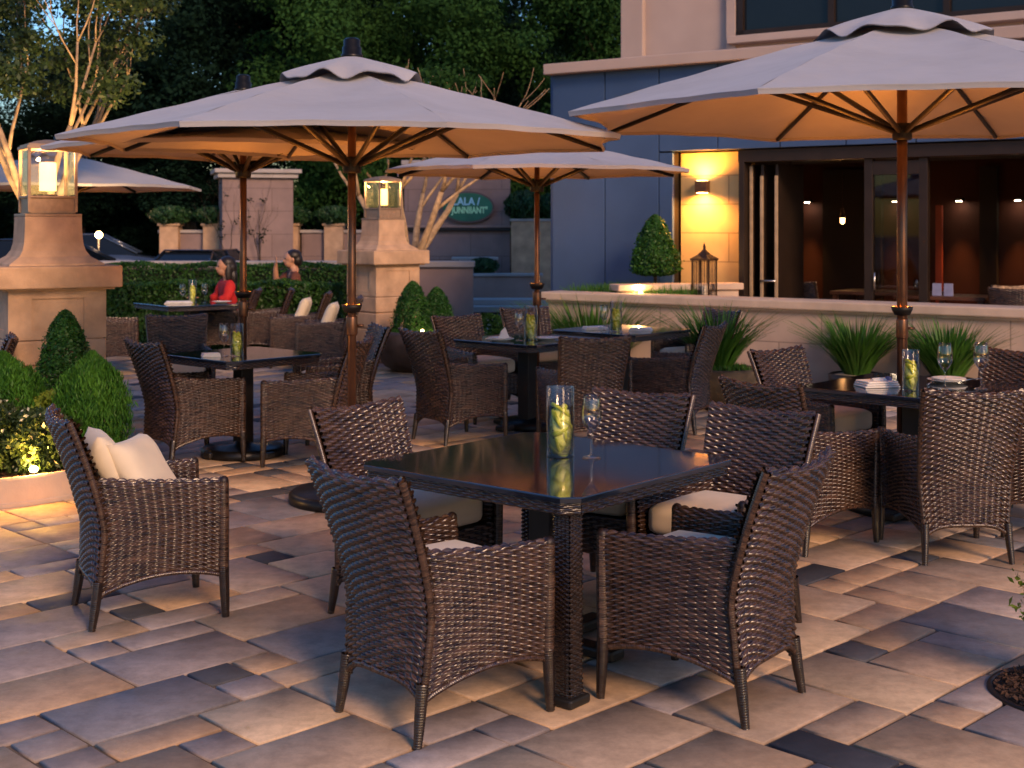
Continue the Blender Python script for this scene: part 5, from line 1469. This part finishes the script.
for x, l in ((.36, 'small glowing pendant lamp inside near the folded doors'), (1.14, 'small glowing pendant lamp inside left of the glass door')):
    t = thing('pendant_lamp', l, 'lamp', loc(x, 3.2, 1.80), AB, 'pendant lamps inside the restaurant')
    MB().lathe([(.012, .16), (.02, .13), (.045, .0), (.042, .0), (.016, .13), (.0, .14)], 16).tube([(0, 0, .15), (0, 0, .88)], .004, 5).build('shade', M['rust_metal'], t)
    MB().lathe([(0, -.09), (.03, -.07), (.034, 0), (.02, .06), (0, .07)], 14).build('bulb', M['pendant_glow'], t)
    lamp('bulb_light', 'POINT', (0, 0, -.14), 1.2, (1, .45, .15), t, .03)

# ------------------------------------------------------------------ trees
t1 = make_tree('multi_stem_tree', 4.2, 1.25, 2.9, M['leaf_olive'], .030, 15000, 81, multi=6, bark='bark', trunk_r=.042, nclump=20, spread=.8, clump_r=.24, fork=1.75, tilt=.5)
t1.location = (-4.55, 12.9, 0); tag(t1, 'multi stemmed tree lit from below, behind the large left pillar', 'tree')
t = thing('tree_uplight', 'spotlight at the foot of the lit multi stemmed tree', 'light', (-4.25, 12.15, 0))
MB().lathe([(0, 0), (.06, 0), (.07, .12), (.055, .13), (0, .13)], 16).build('housing', M['black_metal'], t)
lamp('upward_beam', 'SPOT', (0, 0, .16), 230, (1, .60, .24), t, .04, (70, .6), (R(180 - 12), R(4), 0))
t2 = make_tree('multi_stem_tree', 3.9, 1.5, 2.7, M['leaf_mid'], .04, 5000, 87, multi=6, bark='bark', trunk_r=.06, nclump=14, spread=1.1, clump_r=.22, fork=1.25, tilt=.75)
t2.location = (-1.42, 18.5, 0); tag(t2, 'pale barked multi stemmed tree spreading behind the farther lantern pillar', 'tree')
F1 = make_tree('woodland_tree', 13.5, 4.2, 2.0, M['leaf_forest'], .072, 95000, 91, trunk_r=.3, nclump=70, skirt=.5)
F2 = make_tree('woodland_tree', 12.0, 3.9, 1.6, M['leaf_mid'], .072, 95000, 92, trunk_r=.28, nclump=70, skirt=.5)
F3 = make_tree('woodland_tree', 14.5, 3.8, 3.4, M['leaf_forest'], .075, 48000, 93, trunk_r=.34, nclump=46, clump_r=.22)
WG = 'tall trees behind the terrace'
spots = [(F1, -18.2, 39, 0, 1.0, 'tall dark tree at the left edge behind the lit branches'),
 (F1, -12.6, 40, 2.1, (.95, .95, .52), 'shorter dark tree under the open patch of blue sky at the left'),
 (F1, -9.7, 41, 1.1, 1.05, 'tall dark tree between the sky patch and the front umbrella top'),
 (F3, -5.7, 44, 0, 1.1, 'tall thin crowned dark tree above the front umbrella'),
 (F2, -3.9, 37, .6, .92, 'mid green tree above the right slope of the front umbrella'),
 (F2, .2, 36, 2.4, .86, 'mid green tree over the small centre umbrella'),
 (F3, 3.1, 39, 1.3, .95, 'sparse dark tree with sky holes beside the upper storey'),
 (F1, -14.8, 47, 3.0, (1, 1, .5), 'dark tree behind the parked cars, far left'),
 (F1, -8.2, 50, 4.4, 1.2, 'dark tree in the second row behind the double umbrella'),
 (F1, -2.2, 50, 5.2, 1.22, 'dark tree in the second row above the lantern pillar'),
 (F1, 3.2, 52, .3, .90, 'dark tree in the second row beside the building'),
 (F1, 8.5, 50, 2.6, 1.0, 'dark tree in the second row behind the building')]
done = set()
for proto_t, x, y, rz, s, lab in spots:
    o = proto_t if id(proto_t) not in done else copy_tree(proto_t); done.add(id(proto_t))
    put(o, x, y, 0, lab, 'tree', WG, math.degrees(rz), s)
# far undergrowth closing the view below the crowns
t = thing('tall_hedge', 'dark tall hedge closing the view under the far trees', 'hedge', (-6, 46, 0))
kk = 26000; C = np.stack([(rng.random(kk) - .5) * 44, (rng.random(kk) - .5) * 1.6, 3.1 * rng.random(kk) + .25 * np.sin(rng.random(kk) * 30)], -1)
C[:, 2] += .35 * np.sin(C[:, 0] * .9) * (C[:, 2] / 3)
leaf_cloud('foliage', C, np.tile([0, -1., .3], (kk, 1)), .17, M['leaf_forest'], t)
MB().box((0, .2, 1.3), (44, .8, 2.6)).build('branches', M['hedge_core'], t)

# ------------------------------------------------------------------ camera, light, world
cam = bpy.data.cameras.new('camera'); co = bpy.data.objects.new('camera', cam); COL.objects.link(co)
co.location = (0, 0, 1.70); co.rotation_euler = (R(90), 0, 0)
cam.sensor_width = 36; cam.lens = 1337 / 1024 * 36; cam.shift_y = -159 / 1024; cam.clip_end = 1500; cam.clip_start = .05
cam.dof.use_dof = True; cam.dof.focus_distance = 5.8; cam.dof.aperture_fstop = 5.0
scene.camera = co

world = bpy.data.worlds.new('World'); scene.world = world; world.use_nodes = True
nt = world.node_tree; sky = nt.nodes.new('ShaderNodeTexSky'); sky.sky_type = 'NISHITA'; sky.sun_disc = False
SUN_EL, SUN_AZ = 27., 154.      # azimuth measured clockwise from +Y (behind the camera, to the right)
sky.sun_elevation = R(SKY_EL); sky.sun_rotation = R(SUN_AZ)
sky.air_density = 1.0; sky.dust_density = .6; sky.ozone_density = 3.0
bg = nt.nodes['Background']; bg.inputs['Strength'].default_value = SKY_STR
tint = nt.nodes.new('ShaderNodeMix'); tint.data_type = 'RGBA'; tint.blend_type = 'MULTIPLY'; tint.inputs['Factor'].default_value = 1
tint.inputs['B'].default_value = (.80, .86, 1.10, 1)
nt.links.new(sky.outputs[0], tint.inputs['A']); nt.links.new(tint.outputs['Result'], bg.inputs['Color'])
sl = bpy.data.lights.new('sun', 'SUN'); sl.energy = SUN_STR; sl.angle = R(SUN_ANG); sl.color = (1, .62, .37)
so = bpy.data.objects.new('sun', sl); COL.objects.link(so)
d = Vector((math.sin(R(SUN_AZ)) * math.cos(R(SUN_EL)), math.cos(R(SUN_AZ)) * math.cos(R(SUN_EL)), math.sin(R(SUN_EL))))
so.rotation_euler = d.to_track_quat('Z', 'Y').to_euler()

scene.view_settings.view_transform = 'Standard'; scene.view_settings.look = 'None'; scene.view_settings.gamma = 1
scene.view_settings.use_curve_mapping = False
scene.view_settings.exposure = EXPOSURE
scene.cycles.use_denoising = True
scene.cycles.max_bounces = 7; scene.cycles.diffuse_bounces = 3; scene.cycles.glossy_bounces = 3; scene.cycles.transmission_bounces = 6
scene.cycles.transparent_max_bounces = 12
scene.cycles.sample_clamp_indirect = 6; scene.cycles.caustics_reflective = False; scene.cycles.caustics_refractive = False
